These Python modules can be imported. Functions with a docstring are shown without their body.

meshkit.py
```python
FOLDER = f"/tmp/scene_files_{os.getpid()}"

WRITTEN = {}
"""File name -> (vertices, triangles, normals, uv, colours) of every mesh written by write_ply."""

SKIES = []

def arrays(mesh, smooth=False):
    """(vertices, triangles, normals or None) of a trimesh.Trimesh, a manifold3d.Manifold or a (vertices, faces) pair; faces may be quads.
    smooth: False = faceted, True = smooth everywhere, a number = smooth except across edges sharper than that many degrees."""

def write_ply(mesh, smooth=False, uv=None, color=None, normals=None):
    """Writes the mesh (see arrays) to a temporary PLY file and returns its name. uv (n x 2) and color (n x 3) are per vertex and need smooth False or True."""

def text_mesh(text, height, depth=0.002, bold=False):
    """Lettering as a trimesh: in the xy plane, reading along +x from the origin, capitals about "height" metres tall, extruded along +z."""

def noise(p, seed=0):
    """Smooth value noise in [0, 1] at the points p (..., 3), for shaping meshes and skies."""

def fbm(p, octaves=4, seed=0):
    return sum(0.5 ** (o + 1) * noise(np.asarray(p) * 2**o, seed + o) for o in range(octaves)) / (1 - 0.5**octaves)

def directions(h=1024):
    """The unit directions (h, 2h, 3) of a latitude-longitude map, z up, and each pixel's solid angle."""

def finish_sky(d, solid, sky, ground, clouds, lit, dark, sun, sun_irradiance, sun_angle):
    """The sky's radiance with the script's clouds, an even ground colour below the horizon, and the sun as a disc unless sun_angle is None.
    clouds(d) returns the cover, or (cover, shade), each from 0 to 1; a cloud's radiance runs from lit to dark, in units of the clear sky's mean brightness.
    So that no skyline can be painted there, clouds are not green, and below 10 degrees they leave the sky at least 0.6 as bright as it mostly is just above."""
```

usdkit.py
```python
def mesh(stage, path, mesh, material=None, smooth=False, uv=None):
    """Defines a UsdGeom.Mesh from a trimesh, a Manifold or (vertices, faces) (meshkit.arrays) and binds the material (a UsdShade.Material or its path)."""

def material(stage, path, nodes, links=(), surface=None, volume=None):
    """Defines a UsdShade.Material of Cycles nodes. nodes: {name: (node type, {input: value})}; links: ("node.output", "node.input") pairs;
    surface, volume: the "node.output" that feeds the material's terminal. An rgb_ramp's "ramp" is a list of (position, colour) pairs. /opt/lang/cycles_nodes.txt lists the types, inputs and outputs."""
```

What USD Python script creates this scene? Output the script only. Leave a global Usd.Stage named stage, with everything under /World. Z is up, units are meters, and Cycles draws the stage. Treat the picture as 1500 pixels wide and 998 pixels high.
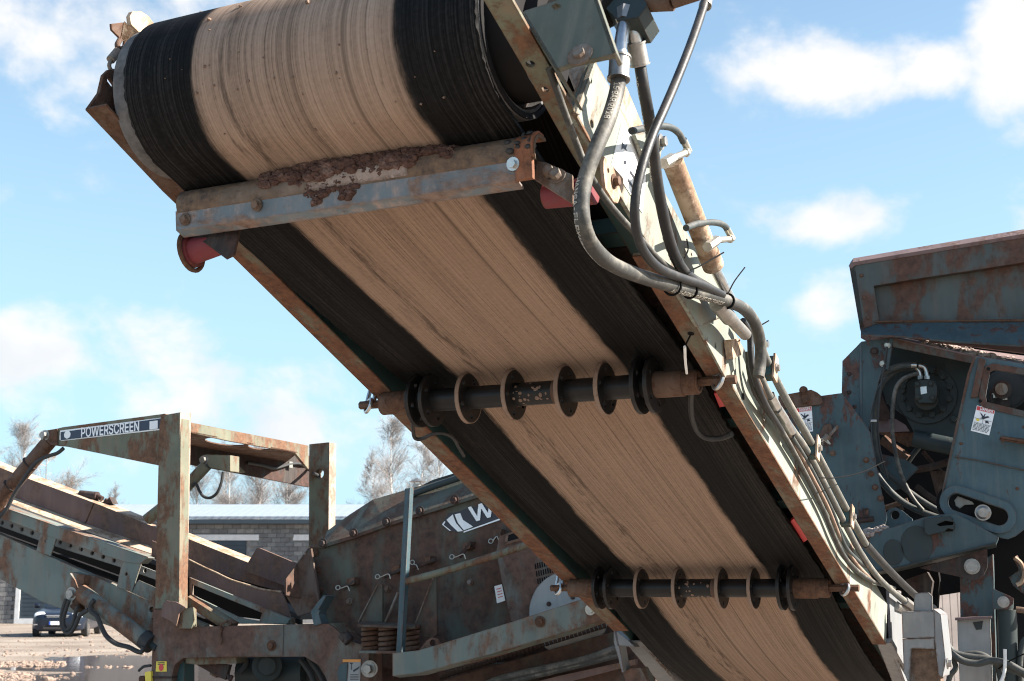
import math, random
import numpy as np, trimesh, shapely
from shapely.geometry import Polygon, Point
from pxr import Usd, UsdGeom, UsdLux, UsdShade, Gf, Sdf
import usdkit, meshkit

random.seed(7)
rng = np.random.default_rng(7)
stage = Usd.Stage.CreateInMemory()
UsdGeom.SetStageUpAxis(stage, 'Z')
UsdGeom.Xform.Define(stage, '/World')
V = lambda *x: np.array(x, float)
unit = lambda v: np.asarray(v, float) / np.linalg.norm(v)

# ------------------------------------------------------------------ camera
F, PITCH, EYE = 1986.48, 0.18123, V(0, 0, 1.6)       # focal length in photo pixels (photo 1500 x 998)
FW, UP, RT = V(0, math.cos(PITCH), math.sin(PITCH)), V(0, -math.sin(PITCH), math.cos(PITCH)), V(1, 0, 0)
cam = UsdGeom.Camera.Define(stage, '/World/camera')
cam.CreateHorizontalApertureAttr(36.0)
cam.CreateFocalLengthAttr(36.0 * F / 1500)
cam.CreateFStopAttr(10.0)
cam.CreateFocusDistanceAttr(4.4)
cam.CreateExposureAttr(1.85)
cam.AddTransformOp().Set(Gf.Matrix4d(*[float(x) for r in (np.r_[RT, 0], np.r_[UP, 0], np.r_[-FW, 0], np.r_[EYE, 1]) for x in r]))

# ------------------------------------------------------------------ sun and sky
SUN_EL, SUN_AZ = math.radians(34), math.radians(97)    # azimuth measured from +y towards +x
SUN = V(math.cos(SUN_EL) * math.sin(SUN_AZ), math.cos(SUN_EL) * math.cos(SUN_AZ), math.sin(SUN_EL))
sun = UsdLux.DistantLight.Define(stage, '/World/sun')
sun.CreateIntensityAttr(1.25); sun.CreateAngleAttr(0.5); sun.CreateNormalizeAttr(True)
sun.CreateColorAttr(Gf.Vec3f(1.0, 0.93, 0.84))
_z = SUN; _x = unit(np.cross(V(0, 0, 1), _z)); _y = np.cross(_z, _x)
sun.AddTransformOp().Set(Gf.Matrix4d(*[float(x) for r in (np.r_[_x, 0], np.r_[_y, 0], np.r_[_z, 0], V(0, 0, 0, 1)) for x in r]))

def ray(u, v):
    return FW + RT * ((u - 750) / F) + UP * ((499 - v) / F)

def sky_material():
    nodes = {'sky': ('sky_texture', {'sky_type': 'single_scattering', 'sun_disc': False, 'sun_elevation': SUN_EL, 'sun_rotation': SUN_AZ, 'altitude': 100.0, 'air_density': 1.0, 'aerosol_density': 0.7, 'ozone_density': 2.0}),
             'tc': ('texture_coordinate', {}),
             'fb': ('noise_texture', {'scale': 11.0, 'detail': 11.0, 'roughness': 0.56, 'distortion': 0.15}),
             'wide': ('noise_texture', {'scale': 2.2, 'detail': 4.0, 'roughness': 0.55}),
             'mp': ('mapping', {'scale': (1.0, 1.0, 1.35), 'location': (3.1, 0.7, 1.3)})}
    links = [('tc.generated', 'mp.vector'), ('mp.vector', 'fb.vector'), ('mp.vector', 'wide.vector')]
    blobs = [(1225, 118, 230, 72, 1.15), (1350, 105, 150, 62, .9), (1490, 70, 95, 120, 1.15), (1190, 322, 140, 48, 1.0), (1215, 455, 90, 60, .62),
             (90, 520, 300, 85, .85), (290, 580, 360, 100, .68), (110, 50, 360, 120, .66), (330, 0, 200, 70, .6), (440, 650, 320, 120, .62),
             (1500, 200, 60, 40, .6), (900, 700, 500, 120, .3), (1700, 300, 160, 200, .8), (-250, 300, 200, 120, .8), (600, -300, 300, 120, .8)]
    last = None
    for i, (u, v, su, sv, k) in enumerate(blobs):
        c = unit(ray(u, v))
        nodes[f's{i}'] = ('vector_math', {'math_type': 'subtract', 'vector2': tuple(c)})
        nodes[f'm{i}'] = ('vector_math', {'math_type': 'multiply', 'vector2': (F / su, F / su * .3, F / sv)})
        nodes[f'l{i}'] = ('vector_math', {'math_type': 'length'})
        nodes[f'r{i}'] = ('map_range', {'range_type': 'smoothstep', 'from_min': 0.0, 'from_max': 1.35, 'to_min': k, 'to_max': 0.0, 'clamp': True})
        links += [('tc.generated', f's{i}.vector1'), (f's{i}.vector', f'm{i}.vector1'), (f'm{i}.vector', f'l{i}.vector1'), (f'l{i}.value', f'r{i}.value')]
        if last:
            nodes[f'a{i}'] = ('math', {'math_type': 'maximum'})
            links += [(last, f'a{i}.value1'), (f'r{i}.result', f'a{i}.value2')]
            last = f'a{i}.value'
        else:
            last = 'r0.result'
    nodes['n1'] = ('math', {'math_type': 'multiply_add', 'value2': 2.5, 'value3': -1.25})
    nodes['n2'] = ('math', {'math_type': 'multiply_add', 'value2': 0.5, 'value3': -0.25})
    nodes['sum'] = ('math', {'math_type': 'add'}); nodes['sum2'] = ('math', {'math_type': 'add'})
    nodes['cov'] = ('map_range', {'range_type': 'smoothstep', 'from_min': 0.22, 'from_max': 0.84, 'to_min': 0.0, 'to_max': 1.0, 'clamp': True})
    nodes['sz'] = ('separate_xyz', {})
    nodes['el'] = ('map_range', {'range_type': 'smoothstep', 'from_min': -0.12, 'from_max': 0.62, 'to_min': 1.0, 'to_max': 0.0, 'clamp': True})
    nodes['air'] = ('mix_color', {'b': (2.65, 4.15, 5.15), 'use_clamp': False})
    links += [('tc.generated', 'sz.vector'), ('sz.z', 'el.value'), ('el.result', 'air.fac'), ('tint.result', 'air.a')]
    nodes['tint'] = ('mix_color', {'blend_type': 'multiply', 'fac': 1.0, 'b': (1.14, 1.14, 1.06), 'use_clamp': False})
    nodes['mix'] = ('mix_color', {'blend_type': 'mix', 'b': (4.9, 4.85, 4.85), 'use_clamp': False})
    nodes['shade'] = ('mix_color', {'a': (4.9, 4.85, 4.85), 'b': (4.0, 4.25, 4.5), 'use_clamp': False})
    nodes['shf'] = ('map_range', {'range_type': 'smoothstep', 'from_min': .45, 'from_max': .75, 'clamp': True})
    nodes['fb2'] = ('noise_texture', {'scale': 10.0, 'detail': 6.0, 'roughness': 0.5})
    links += [('mp.vector', 'fb2.vector'), ('fb2.fac', 'shf.value'), ('shf.result', 'shade.fac'), ('shade.result', 'mix.b')]
    nodes['bg'] = ('background_shader', {'strength': 0.06})
    links += [('fb.fac', 'n1.value1'), ('wide.fac', 'n2.value1'), (last, 'sum.value1'), ('n1.value', 'sum.value2'), ('sum.value', 'sum2.value1'), ('n2.value', 'sum2.value2'),
              ('sum2.value', 'cov.value'), ('cov.result', 'mix.fac'), ('sky.color', 'tint.a'), ('air.result', 'mix.a'), ('mix.result', 'bg.color')]
    return usdkit.material(stage, '/World/Looks/sky_look', nodes, links, surface='bg.background')

UsdGeom.Scope.Define(stage, '/World/Looks')
dome = UsdLux.DomeLight.Define(stage, '/World/sky')
dome.GetPrim().SetCustomDataByKey('kind', 'structure')
UsdShade.MaterialBindingAPI.Apply(dome.GetPrim()).Bind(sky_material())

# ------------------------------------------------------------------ materials
L = {}
def paint(name, base, rust=0.35, rust_dark=(.035, .017, .011), rust_light=(.15, .062, .03), scale=5.0, seed=0.0, rough=.55, dirt=.35, dirt_col=(.16, .125, .10), metallic=0.0, spec=.28, bump=.5, stretch=(1, 1, .45), soft=.06, bev=.003, vary=.25, edge=1.0):
    t = 0.5 + (0.5 - rust) * .52
    b = np.array(base)
    nodes = {'tc': ('texture_coordinate', {}), 'mp': ('mapping', {'location': (seed * 3.1, seed * 1.7, seed * 2.3), 'scale': stretch}),
             'mq': ('mapping', {'location': (seed, -seed, seed * .7)}), 'ms': ('mapping', {'scale': (7, 7, .7), 'location': (seed, seed, 0)}),
             'a': ('noise_texture', {'scale': scale, 'detail': 10.0, 'roughness': .68, 'distortion': .25}),
             'b': ('noise_texture', {'scale': scale * 5, 'detail': 6.0, 'roughness': .7}),
             'c': ('noise_texture', {'scale': scale * .8, 'detail': 5.0, 'roughness': .6}),
             'st': ('noise_texture', {'scale': scale * .5, 'detail': 6.0, 'roughness': .65}),
             'rm': ('map_range', {'range_type': 'smoothstep', 'from_min': t - soft, 'from_max': t + soft, 'clamp': True}),
             'chip': ('map_range', {'range_type': 'smoothstep', 'from_min': .70, 'from_max': .74, 'to_max': min(1, rust * 2.2), 'clamp': True}),
             'mx': ('math', {'math_type': 'maximum'}),
             'rc': ('rgb_ramp', {'ramp': [(.28, rust_dark), (.5, tuple((np.array(rust_dark) + rust_light) / 2)), (.74, rust_light)]}),
             'bc': ('rgb_ramp', {'ramp': [(.25, tuple(b * (1 - vary))), (.5, tuple(b)), (.8, tuple(np.minimum(b * (1 + vary), .9)))]}),
             'dm': ('map_range', {'range_type': 'smoothstep', 'from_min': .42, 'from_max': .78, 'to_max': dirt, 'clamp': True}),
             'm1': ('mix_color', {'b': dirt_col}), 'm2': ('mix_color', {}),
             'ro': ('map_range', {'to_min': rough, 'to_max': min(.95, rough + .3), 'clamp': True}),
             'bv': ('bevel', {'radius': bev, 'samples': 4}), 'be': ('bevel', {'radius': .011, 'samples': 4}), 'ge': ('geometry', {}),
             'dt': ('vector_math', {'math_type': 'dot_product'}), 'em': ('map_range', {'from_min': .998, 'from_max': .86, 'to_min': 0.0, 'to_max': edge, 'clamp': True}), 'en': ('map_range', {'range_type': 'smoothstep', 'from_min': .40, 'from_max': .56, 'clamp': True}),
             'ew': ('math', {'math_type': 'multiply'}), 'mx2': ('math', {'math_type': 'maximum'}),
             'hs': ('math', {'math_type': 'multiply_add', 'value2': .6}),
             'bp': ('bump', {'strength': bump, 'distance': .004}),
             'p': ('principled_bsdf', {'metallic': metallic, 'specular_ior_level': spec})}
    links = [('tc.object', 'mp.vector'), ('tc.object', 'mq.vector'), ('tc.object', 'ms.vector'), ('mp.vector', 'a.vector'), ('mq.vector', 'b.vector'), ('mq.vector', 'c.vector'), ('ms.vector', 'st.vector'),
             ('a.fac', 'rm.value'), ('b.fac', 'chip.value'), ('rm.result', 'mx.value1'), ('chip.result', 'mx2.value1'), ('be.bevel', 'dt.vector1'), ('ge.normal', 'dt.vector2'), ('dt.value', 'em.value'), ('b.fac', 'en.value'), ('em.result', 'ew.value1'), ('en.result', 'ew.value2'), ('ew.value', 'mx2.value2'), ('mx2.value', 'mx.value2'), ('b.fac', 'rc.fac'), ('c.fac', 'bc.fac'), ('st.fac', 'dm.value'),
             ('dm.result', 'm1.fac'), ('bc.color', 'm1.a'), ('mx.value', 'm2.fac'), ('m1.result', 'm2.a'), ('rc.color', 'm2.b'), ('m2.result', 'p.base_color'),
             ('mx.value', 'ro.value'), ('ro.result', 'p.roughness'), ('bv.bevel', 'bp.normal'), ('b.fac', 'hs.value1'), ('mx.value', 'hs.value3'), ('hs.value', 'bp.height'), ('bp.normal', 'p.normal')]
    L[name] = usdkit.material(stage, '/World/Looks/' + name, nodes, links, surface='p.BSDF')

def plain(name, col, rough=.5, metallic=0.0, spec=.5, vary=.15, scale=30.0, bump=.15, bev=.0):
    b = np.array(col)
    nodes = {'tc': ('texture_coordinate', {}), 'n': ('noise_texture', {'scale': scale, 'detail': 6.0, 'roughness': .65}),
             'r': ('rgb_ramp', {'ramp': [(.25, tuple(b * (1 - vary))), (.75, tuple(np.minimum(b * (1 + vary), .95)))]}),
             'bp': ('bump', {'strength': bump, 'distance': .003}),
             'p': ('principled_bsdf', {'roughness': rough, 'metallic': metallic, 'specular_ior_level': spec})}
    links = [('tc.object', 'n.vector'), ('n.fac', 'r.fac'), ('r.color', 'p.base_color'), ('n.fac', 'bp.height'), ('bp.normal', 'p.normal')]
    if bev:
        nodes['bv'] = ('bevel', {'radius': bev, 'samples': 4}); links.append(('bv.bevel', 'bp.normal'))
    L[name] = usdkit.material(stage, '/World/Looks/' + name, nodes, links, surface='p.BSDF')

# paints of the machines
plain('shade_black', (.011, .010, .010), rough=.8, spec=.15)  # near black that puts the shade of gaps and interiors into the colour
paint('mint_paint', (.20, .225, .19), rust=.30, scale=7, seed=1, dirt=.6, dirt_col=(.26, .19, .14), rust_light=(.20, .10, .06), rough=.6)
paint('rusty_flange', (.125, .125, .092), rust=.62, scale=8, seed=2, stretch=(1.3, .55, 1.3), soft=.10, rust_light=(.19, .088, .05), rust_dark=(.06, .03, .02), dirt=.6, dirt_col=(.24, .15, .10), rough=.7)
paint('teal_dark', (.035, .075, .075), rust=.18, scale=5, seed=3, dirt=.4, dirt_col=(.05, .05, .045))
paint('old_steel', (.20, .185, .165), rust=.55, scale=7, seed=4, rust_dark=(.06, .04, .03), rust_light=(.20, .13, .09), dirt=.6, dirt_col=(.26, .20, .16), rough=.65)
paint('bar_face', (.13, .16, .18), rust=.42, scale=9, seed=5, rust_dark=(.10, .06, .045), rust_light=(.28, .20, .16), dirt=.95, dirt_col=(.34, .25, .21), stretch=(.6, 1, 1))
paint('bar_top', (.13, .095, .07), rust=.5, scale=8, seed=6, rust_dark=(.035, .03, .032), rust_light=(.22, .14, .085), dirt=.5, dirt_col=(.24, .18, .145), stretch=(.5, 1, 1))
paint('orange_rust', (.25, .095, .045), rust=.45, scale=11, seed=7, rust_dark=(.05, .03, .024), rust_light=(.30, .125, .065), dirt=.5, rough=.6)
paint('brown_rust', (.105, .062, .043), rust=.5, scale=9, seed=8, rust_dark=(.035, .02, .014), rust_light=(.15, .075, .045), rough=.75)
paint('motor_plate', (.085, .095, .076), rust=.3, scale=8, seed=9, rust_dark=(.07, .05, .035), rust_light=(.18, .14, .1), dirt=.5, dirt_col=(.2, .17, .13), rough=.6)
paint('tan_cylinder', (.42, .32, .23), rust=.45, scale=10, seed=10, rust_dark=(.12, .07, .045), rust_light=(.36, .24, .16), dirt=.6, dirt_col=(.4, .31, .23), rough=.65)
paint('red_polymer', (.16, .028, .034), rust=.12, scale=9, seed=11, dirt=1.0, dirt_col=(.10, .062, .055), rough=.55, bump=.2)
paint('grey_coat', (.185, .19, .195), rust=.06, scale=8, seed=12, dirt=.45, dirt_col=(.32, .31, .30), rough=.45, bump=.15, vary=.08)
paint('olive_green', (.135, .14, .10), rust=.46, scale=7, seed=13, rust_light=(.2, .105, .06), rust_dark=(.07, .04, .028), dirt=.7, dirt_col=(.2, .145, .10), rough=.6)
paint('box_green', (.076, .084, .066), rust=.60, scale=3.6, seed=14, rust_dark=(.034, .023, .019), rust_light=(.125, .068, .048), dirt=.55, dirt_col=(.085, .07, .06), rough=.6, soft=.09)
paint('chassis_brown', (.125, .14, .125), rust=.60, scale=4, seed=15, rust_dark=(.055, .035, .028), rust_light=(.17, .095, .068), dirt=.5, dirt_col=(.15, .11, .09), rough=.65, soft=.1)
paint('tail_green', (.135, .165, .15), rust=.44, scale=4, seed=16, rust_dark=(.07, .04, .03), rust_light=(.22, .12, .075), dirt=.7, dirt_col=(.24, .185, .14), rough=.6)
paint('skirt_brown', (.135, .085, .075), rust=.42, scale=5, seed=17, rust_dark=(.08, .055, .05), rust_light=(.22, .13, .085), dirt=.5, dirt_col=(.2, .135, .105), rough=.7)
paint('hopper_green', (.066, .078, .073), rust=.50, scale=5.5, seed=18, rust_dark=(.05, .03, .023), rust_light=(.13, .066, .046), dirt=.5, dirt_col=(.13, .095, .075), rough=.6, soft=.06)
paint('blue_green', (.046, .075, .083), rust=.40, scale=9, soft=.03, seed=19, rust_dark=(.045, .026, .022), rust_light=(.12, .062, .048), dirt=.22, dirt_col=(.14, .135, .125), rough=.5)
paint('blue_green_clean', (.05, .086, .10), rust=.24, scale=12, soft=.035, seed=20, rust_dark=(.05, .034, .028), rust_light=(.15, .09, .065), dirt=.30, dirt_col=(.17, .17, .15), rough=.45)
paint('greasy_plate', (.025, .037, .038), rust=.2, scale=5, seed=21, rust_dark=(.02, .018, .016), rust_light=(.06, .05, .04), dirt=.5, dirt_col=(.045, .043, .04), rough=.5)
paint('hood_green', (.095, .105, .085), rust=.5, scale=6, seed=51, rust_dark=(.05, .036, .028), rust_light=(.13, .08, .058), dirt=.55, dirt_col=(.12, .10, .08), rough=.7, soft=.09)
paint('sunlit_pink', (.34, .27, .22), rust=.45, scale=9, seed=52, rust_dark=(.15, .10, .075), rust_light=(.30, .21, .16), dirt=.5, dirt_col=(.24, .22, .17), rough=.75)  # cream pink that paints sunlight onto the post sides
paint('soot_brown', (.036, .031, .029), rust=.5, scale=6, seed=22, rust_dark=(.02, .014, .012), rust_light=(.09, .05, .04), rough=.8)
paint('hopper_rim', (.17, .12, .12), rust=.4, scale=8, seed=23, rust_dark=(.06, .03, .028), rust_light=(.24, .16, .14), rough=.7)
paint('pale_panel', (.29, .29, .28), rust=.12, scale=6, seed=24, dirt=.55, dirt_col=(.2, .19, .18), rough=.6, rust_dark=(.06, .05, .04), rust_light=(.2, .17, .14))
paint('black_paint', (.010, .010, .0105), edge=.12, rust=.02, scale=14, seed=25, dirt=.3, dirt_col=(.03, .026, .023), rust_light=(.3, .2, .14), rust_dark=(.08, .05, .035), rough=.38, stretch=(1, 1, 1), bump=.2)
paint('worn_rim', (.23, .16, .12), rust=.3, scale=16, seed=26, rust_dark=(.08, .05, .035), rust_light=(.3, .2, .15), rough=.7, stretch=(1, 1, 1))
plain('dark_void', (.012, .012, .012), rough=.95, spec=.1)
plain('bright_metal', (.52, .52, .51), rough=.35, metallic=1.0, scale=60, vary=.2)
plain('dull_metal', (.30, .285, .265), rough=.45, metallic=.9, scale=50, vary=.3)
plain('zinc', (.40, .38, .33), rough=.45, metallic=.8, scale=50, vary=.25)
plain('white_print', (.62, .60, .55), rough=.6, vary=.12)
plain('hose_print', (.45, .42, .36), rough=.7, vary=.3, scale=300)
plain('sticker_white', (.78, .78, .77), rough=.45, vary=.05)
plain('sticker_black', (.02, .02, .03), rough=.45)
plain('sticker_blue', (.02, .03, .055), rough=.4)
plain('label_blue', (.02, .08, .42), rough=.4)
plain('label_red', (.55, .045, .05), rough=.45, vary=.08)
plain('label_yellow', (.72, .56, .07), rough=.5, vary=.1)
plain('label_orange', (.65, .25, .05), rough=.5, vary=.1)
plain('rubber', (.025, .025, .025), rough=.7)
plain('tie_black', (.01, .01, .01), rough=.95, spec=.05)
plain('tie_white', (.7, .7, .68), rough=.5)
plain('wood_block', (.30, .21, .14), rough=.8, scale=25, vary=.35)
plain('drum_lagging', (.10, .095, .092), rough=.8, scale=28, vary=.6, bump=.6)

def grimy(name, col, dust, amount=.6, rough=.6, scale=14):
    nodes = {'tc': ('texture_coordinate', {}), 'a': ('noise_texture', {'scale': scale, 'detail': 8.0, 'roughness': .7}), 'b': ('noise_texture', {'scale': scale * 9, 'detail': 4.0, 'roughness': .7}), 'ge': ('geometry', {}), 'sz': ('separate_xyz', {}),
             'up': ('map_range', {'from_min': -.6, 'from_max': .9, 'to_min': -.12, 'to_max': .14, 'clamp': True}), 'ad': ('math', {'math_type': 'add'}), 'm': ('map_range', {'range_type': 'smoothstep', 'from_min': .38, 'from_max': .68, 'to_max': amount, 'clamp': True}),
             'c': ('mix_color', {'a': col, 'b': dust}), 'd': ('map_range', {'from_min': .35, 'from_max': .7, 'to_min': .75, 'to_max': 1.2, 'clamp': True}), 'v': ('combine_xyz', {}), 'e': ('mix_color', {'blend_type': 'multiply', 'fac': 1.0}),
             'bp': ('bump', {'strength': .3, 'distance': .002}), 'p': ('principled_bsdf', {'roughness': rough, 'specular_ior_level': .4})}
    L[name] = usdkit.material(stage, '/World/Looks/' + name, nodes, [('tc.object', 'a.vector'), ('tc.object', 'b.vector'), ('ge.normal', 'sz.vector'), ('sz.z', 'up.value'), ('a.fac', 'ad.value1'), ('up.result', 'ad.value2'), ('ad.value', 'm.value'), ('m.result', 'c.fac'),
        ('b.fac', 'd.value'), ('d.result', 'v.x'), ('d.result', 'v.y'), ('d.result', 'v.z'), ('c.result', 'e.a'), ('v.vector', 'e.b'), ('e.result', 'p.base_color'), ('b.fac', 'bp.height'), ('bp.normal', 'p.normal')], surface='p.BSDF')
grimy('hose_black', (.014, .014, .015), (.07, .06, .05), .5, .5); grimy('hose_grey', (.10, .10, .09), (.24, .21, .17), .9); grimy('hose_dusty', (.035, .035, .032), (.17, .155, .13), .9); grimy('hose_green', (.03, .038, .038), (.09, .085, .075), .7)
def belt_material(name='belt_rubber', lo=-.30, hi=.24, tan=((.275, .195, .147), (.35, .26, .20)), blk=(.0085, .0082, .0083)):
    t0, t1 = np.array(tan[0]), np.array(tan[1])
    def nz(key, sc, detail, rough=.6, loc=(0, 0, 0)):
        nodes['m' + key] = ('mapping', {'scale': sc, 'location': loc}); nodes['n' + key] = ('noise_texture', {'scale': 1.0, 'detail': detail, 'roughness': rough})
        links.extend([('tc.object', f'm{key}.vector'), (f'm{key}.vector', f'n{key}.vector')])
    nodes, links = {'tc': ('texture_coordinate', {}), 'sx': ('separate_xyz', {})}, [('tc.object', 'sx.vector')]
    nz('a', (170, .22, .22), 3.0); nz('b', (9, .5, .5), 5.0, .6, (3, 1, 2)); nz('c', (520, 3.0, 3.0), 3.0); nz('d', (55, 7, 7), 6.0, .7, (9, 2, 0)); nz('e', (48, .10, .10), 3.0, .5, (4, 4, 4)); nz('f', (90, 90, 90), 4.0, .7); nz('g', (14, 3, 3), 6.0, .7, (1, 7, 3))
    def mr(key, src, a, b, c=0.0, d=1.0, kind='smoothstep'):
        nodes[key] = ('map_range', {'range_type': kind, 'from_min': a, 'from_max': b, 'to_min': c, 'to_max': d, 'clamp': True}); links.append((src, key + '.value'))
    def op(key, kind, a, b=None, **kw):
        nodes[key] = ('math', {'math_type': kind, **kw}); links.append((a, key + '.value1'))
        if b: links.append((b, key + '.value2'))
    # uneven edges of the dusty band
    op('w1', 'multiply_add', 'ng.fac', value2=.055, value3=-.0275); op('w2', 'multiply_add', 'nc.fac', value2=.018, value3=-.009); op('x0', 'add', 'sx.x', 'w1.value'); op('x', 'add', 'x0.value', 'w2.value')
    mr('lo', 'x.value', lo - .010, lo + .014); mr('hi', 'x.value', hi - .014, hi + .010, 1.0, 0.0); op('in', 'multiply', 'lo.result', 'hi.result')
    # tone of the dust: fine straight scratches over a soft cloudiness
    op('s1', 'multiply_add', 'na.fac', value2=.34, value3=0.0); op('s2', 'multiply', 'nc.fac', value2=.34); op('s3', 'multiply', 'nb.fac', value2=.16); op('s4', 'multiply', 'nf.fac', value2=.16)
    op('t1', 'add', 's1.value', 's2.value'); op('t2', 'add', 's3.value', 's4.value'); op('t', 'add', 't1.value', 't2.value')
    nodes['tr'] = ('rgb_ramp', {'ramp': [(.37, tuple(t0 * .34)), (.455, tuple(t0 * .80)), (.52, tuple(t0)), (.64, tuple(t1))]}); links.append(('t.value', 'tr.fac'))
    mr('ln', 'ne.fac', .57, .66, 0.0, .62); nodes['mxl'] = ('mix_color', {'b': tuple(t0 * .35)}); links += [('tr.color', 'mxl.a'), ('ln.result', 'mxl.fac')]
    # patchy scuffed stripe left of the middle
    op('sc', 'add', 'sx.x', value2=.205); op('sa', 'absolute', 'sc.value'); mr('sm', 'sa.value', 0.0, .06, .16, 0.0); op('sd', 'add', 'sm.result', 'nd.fac'); mr('st', 'sd.value', .58, .80, 0.0, .7)
    nodes['mxs'] = ('mix_color', {'b': (.05, .038, .032)}); links += [('mxl.result', 'mxs.a'), ('st.result', 'mxs.fac')]
    # black rubber with dusty streaks, cleaner next to the band
    op('ax', 'absolute', 'sx.x'); mr('far', 'ax.value', .30, .43, .0, 1.0); mr('du', 't.value', .42, .62, 0.0, 1.0); op('dd', 'multiply', 'far.result', 'du.result'); mr('gr', 'nd.fac', .5, .75, .25, 1.0); op('de', 'multiply', 'dd.value', 'gr.result')
    nodes['bk'] = ('mix_color', {'a': blk, 'b': (.034, .030, .027)}); links.append(('de.value', 'bk.fac'))
    mr('bs', 't.value', .43, .60, .42, 1.8); nodes['bk2'] = ('mix_color', {'blend_type': 'multiply', 'fac': 1.0}); nodes['bg'] = ('combine_xyz', {}); links += [('bk.result', 'bk2.a'), ('bs.result', 'bg.x'), ('bs.result', 'bg.y'), ('bs.result', 'bg.z'), ('bg.vector', 'bk2.b')]
    nodes['mix'] = ('mix_color', {}); links += [('in.value', 'mix.fac'), ('bk2.result', 'mix.a'), ('mxs.result', 'mix.b')]
    mr('ro', 'in.value', 0, 1, .62, .9, 'linear')
    nodes['bp'] = ('bump', {'strength': .13, 'distance': .002}); nodes['p'] = ('principled_bsdf', {'specular_ior_level': .07})
    links += [('mix.result', 'p.base_color'), ('ro.result', 'p.roughness'), ('t.value', 'bp.height'), ('bp.normal', 'p.normal')]
    L[name] = usdkit.material(stage, '/World/Looks/' + name, nodes, links, surface='p.BSDF')
belt_material()

# ------------------------------------------------------------------ scene helpers
taken = {}
def numbered(path):
    n = taken.get(path, 0); taken[path] = n + 1
    return path if n == 0 else f'{path}_{n:03d}'
def tag(p, label=None, cat=None, group=None, kind=None):
    for k, v in (('label', label), ('category', cat), ('group', group), ('kind', kind)):
        if v: p.SetCustomDataByKey(k, v)
    return p
LOCAL = {}
def thing(name, label, cat, group=None, M=None):
    x = UsdGeom.Xform.Define(stage, numbered('/World/' + name))
    if M is not None:
        x.AddTransformOp().Set(Gf.Matrix4d(*[float(v) for v in np.asarray(M).T.ravel()]))
        LOCAL[str(x.GetPath())] = np.linalg.inv(M)
    return tag(x.GetPrim(), label, cat, group)
def obj(name, mesh, mat, parent=None, smooth=30, label=None, cat=None, group=None, kind=None, local=False):
    """one Mesh prim under parent (or /World); meshes are given in world coordinates and brought into a placed thing's own frame"""
    if isinstance(mesh, (list, tuple)): mesh = trimesh.util.concatenate(list(mesh))
    root = '/World' if parent is None else str(parent.GetPath())
    Mi = LOCAL.get('/'.join(root.split('/')[:3]))
    if Mi is not None and not local:
        mesh = mesh.copy(); mesh.apply_transform(Mi)
    p = usdkit.mesh(stage, numbered(root + '/' + name), mesh, L[mat], smooth=smooth).GetPrim()
    return tag(p, label, cat, group, kind)

# ------------------------------------------------------------------ shape helpers
class Plane:
    """a real plane of the scene: origin, two axes in it and the way its plates are thick"""
    def __init__(s, o, ex, ey, en): s.o, s.ex, s.ey, s.en = o, unit(ex), unit(ey), unit(en)
    def pt(s, u, v):
        d = ray(u, v); nn = np.cross(s.ex, s.ey)
        return EYE + d * (((s.o - EYE) @ nn) / (d @ nn))
    def uv(s, u, v):
        w = s.pt(u, v) - s.o; return (w @ s.ex, w @ s.ey)
    def at(s, x, y, z=0): return s.o + s.ex * x + s.ey * y + s.en * z
    def off(s, k): return Plane(s.o + s.en * k, s.ex, s.ey, s.en)

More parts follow.
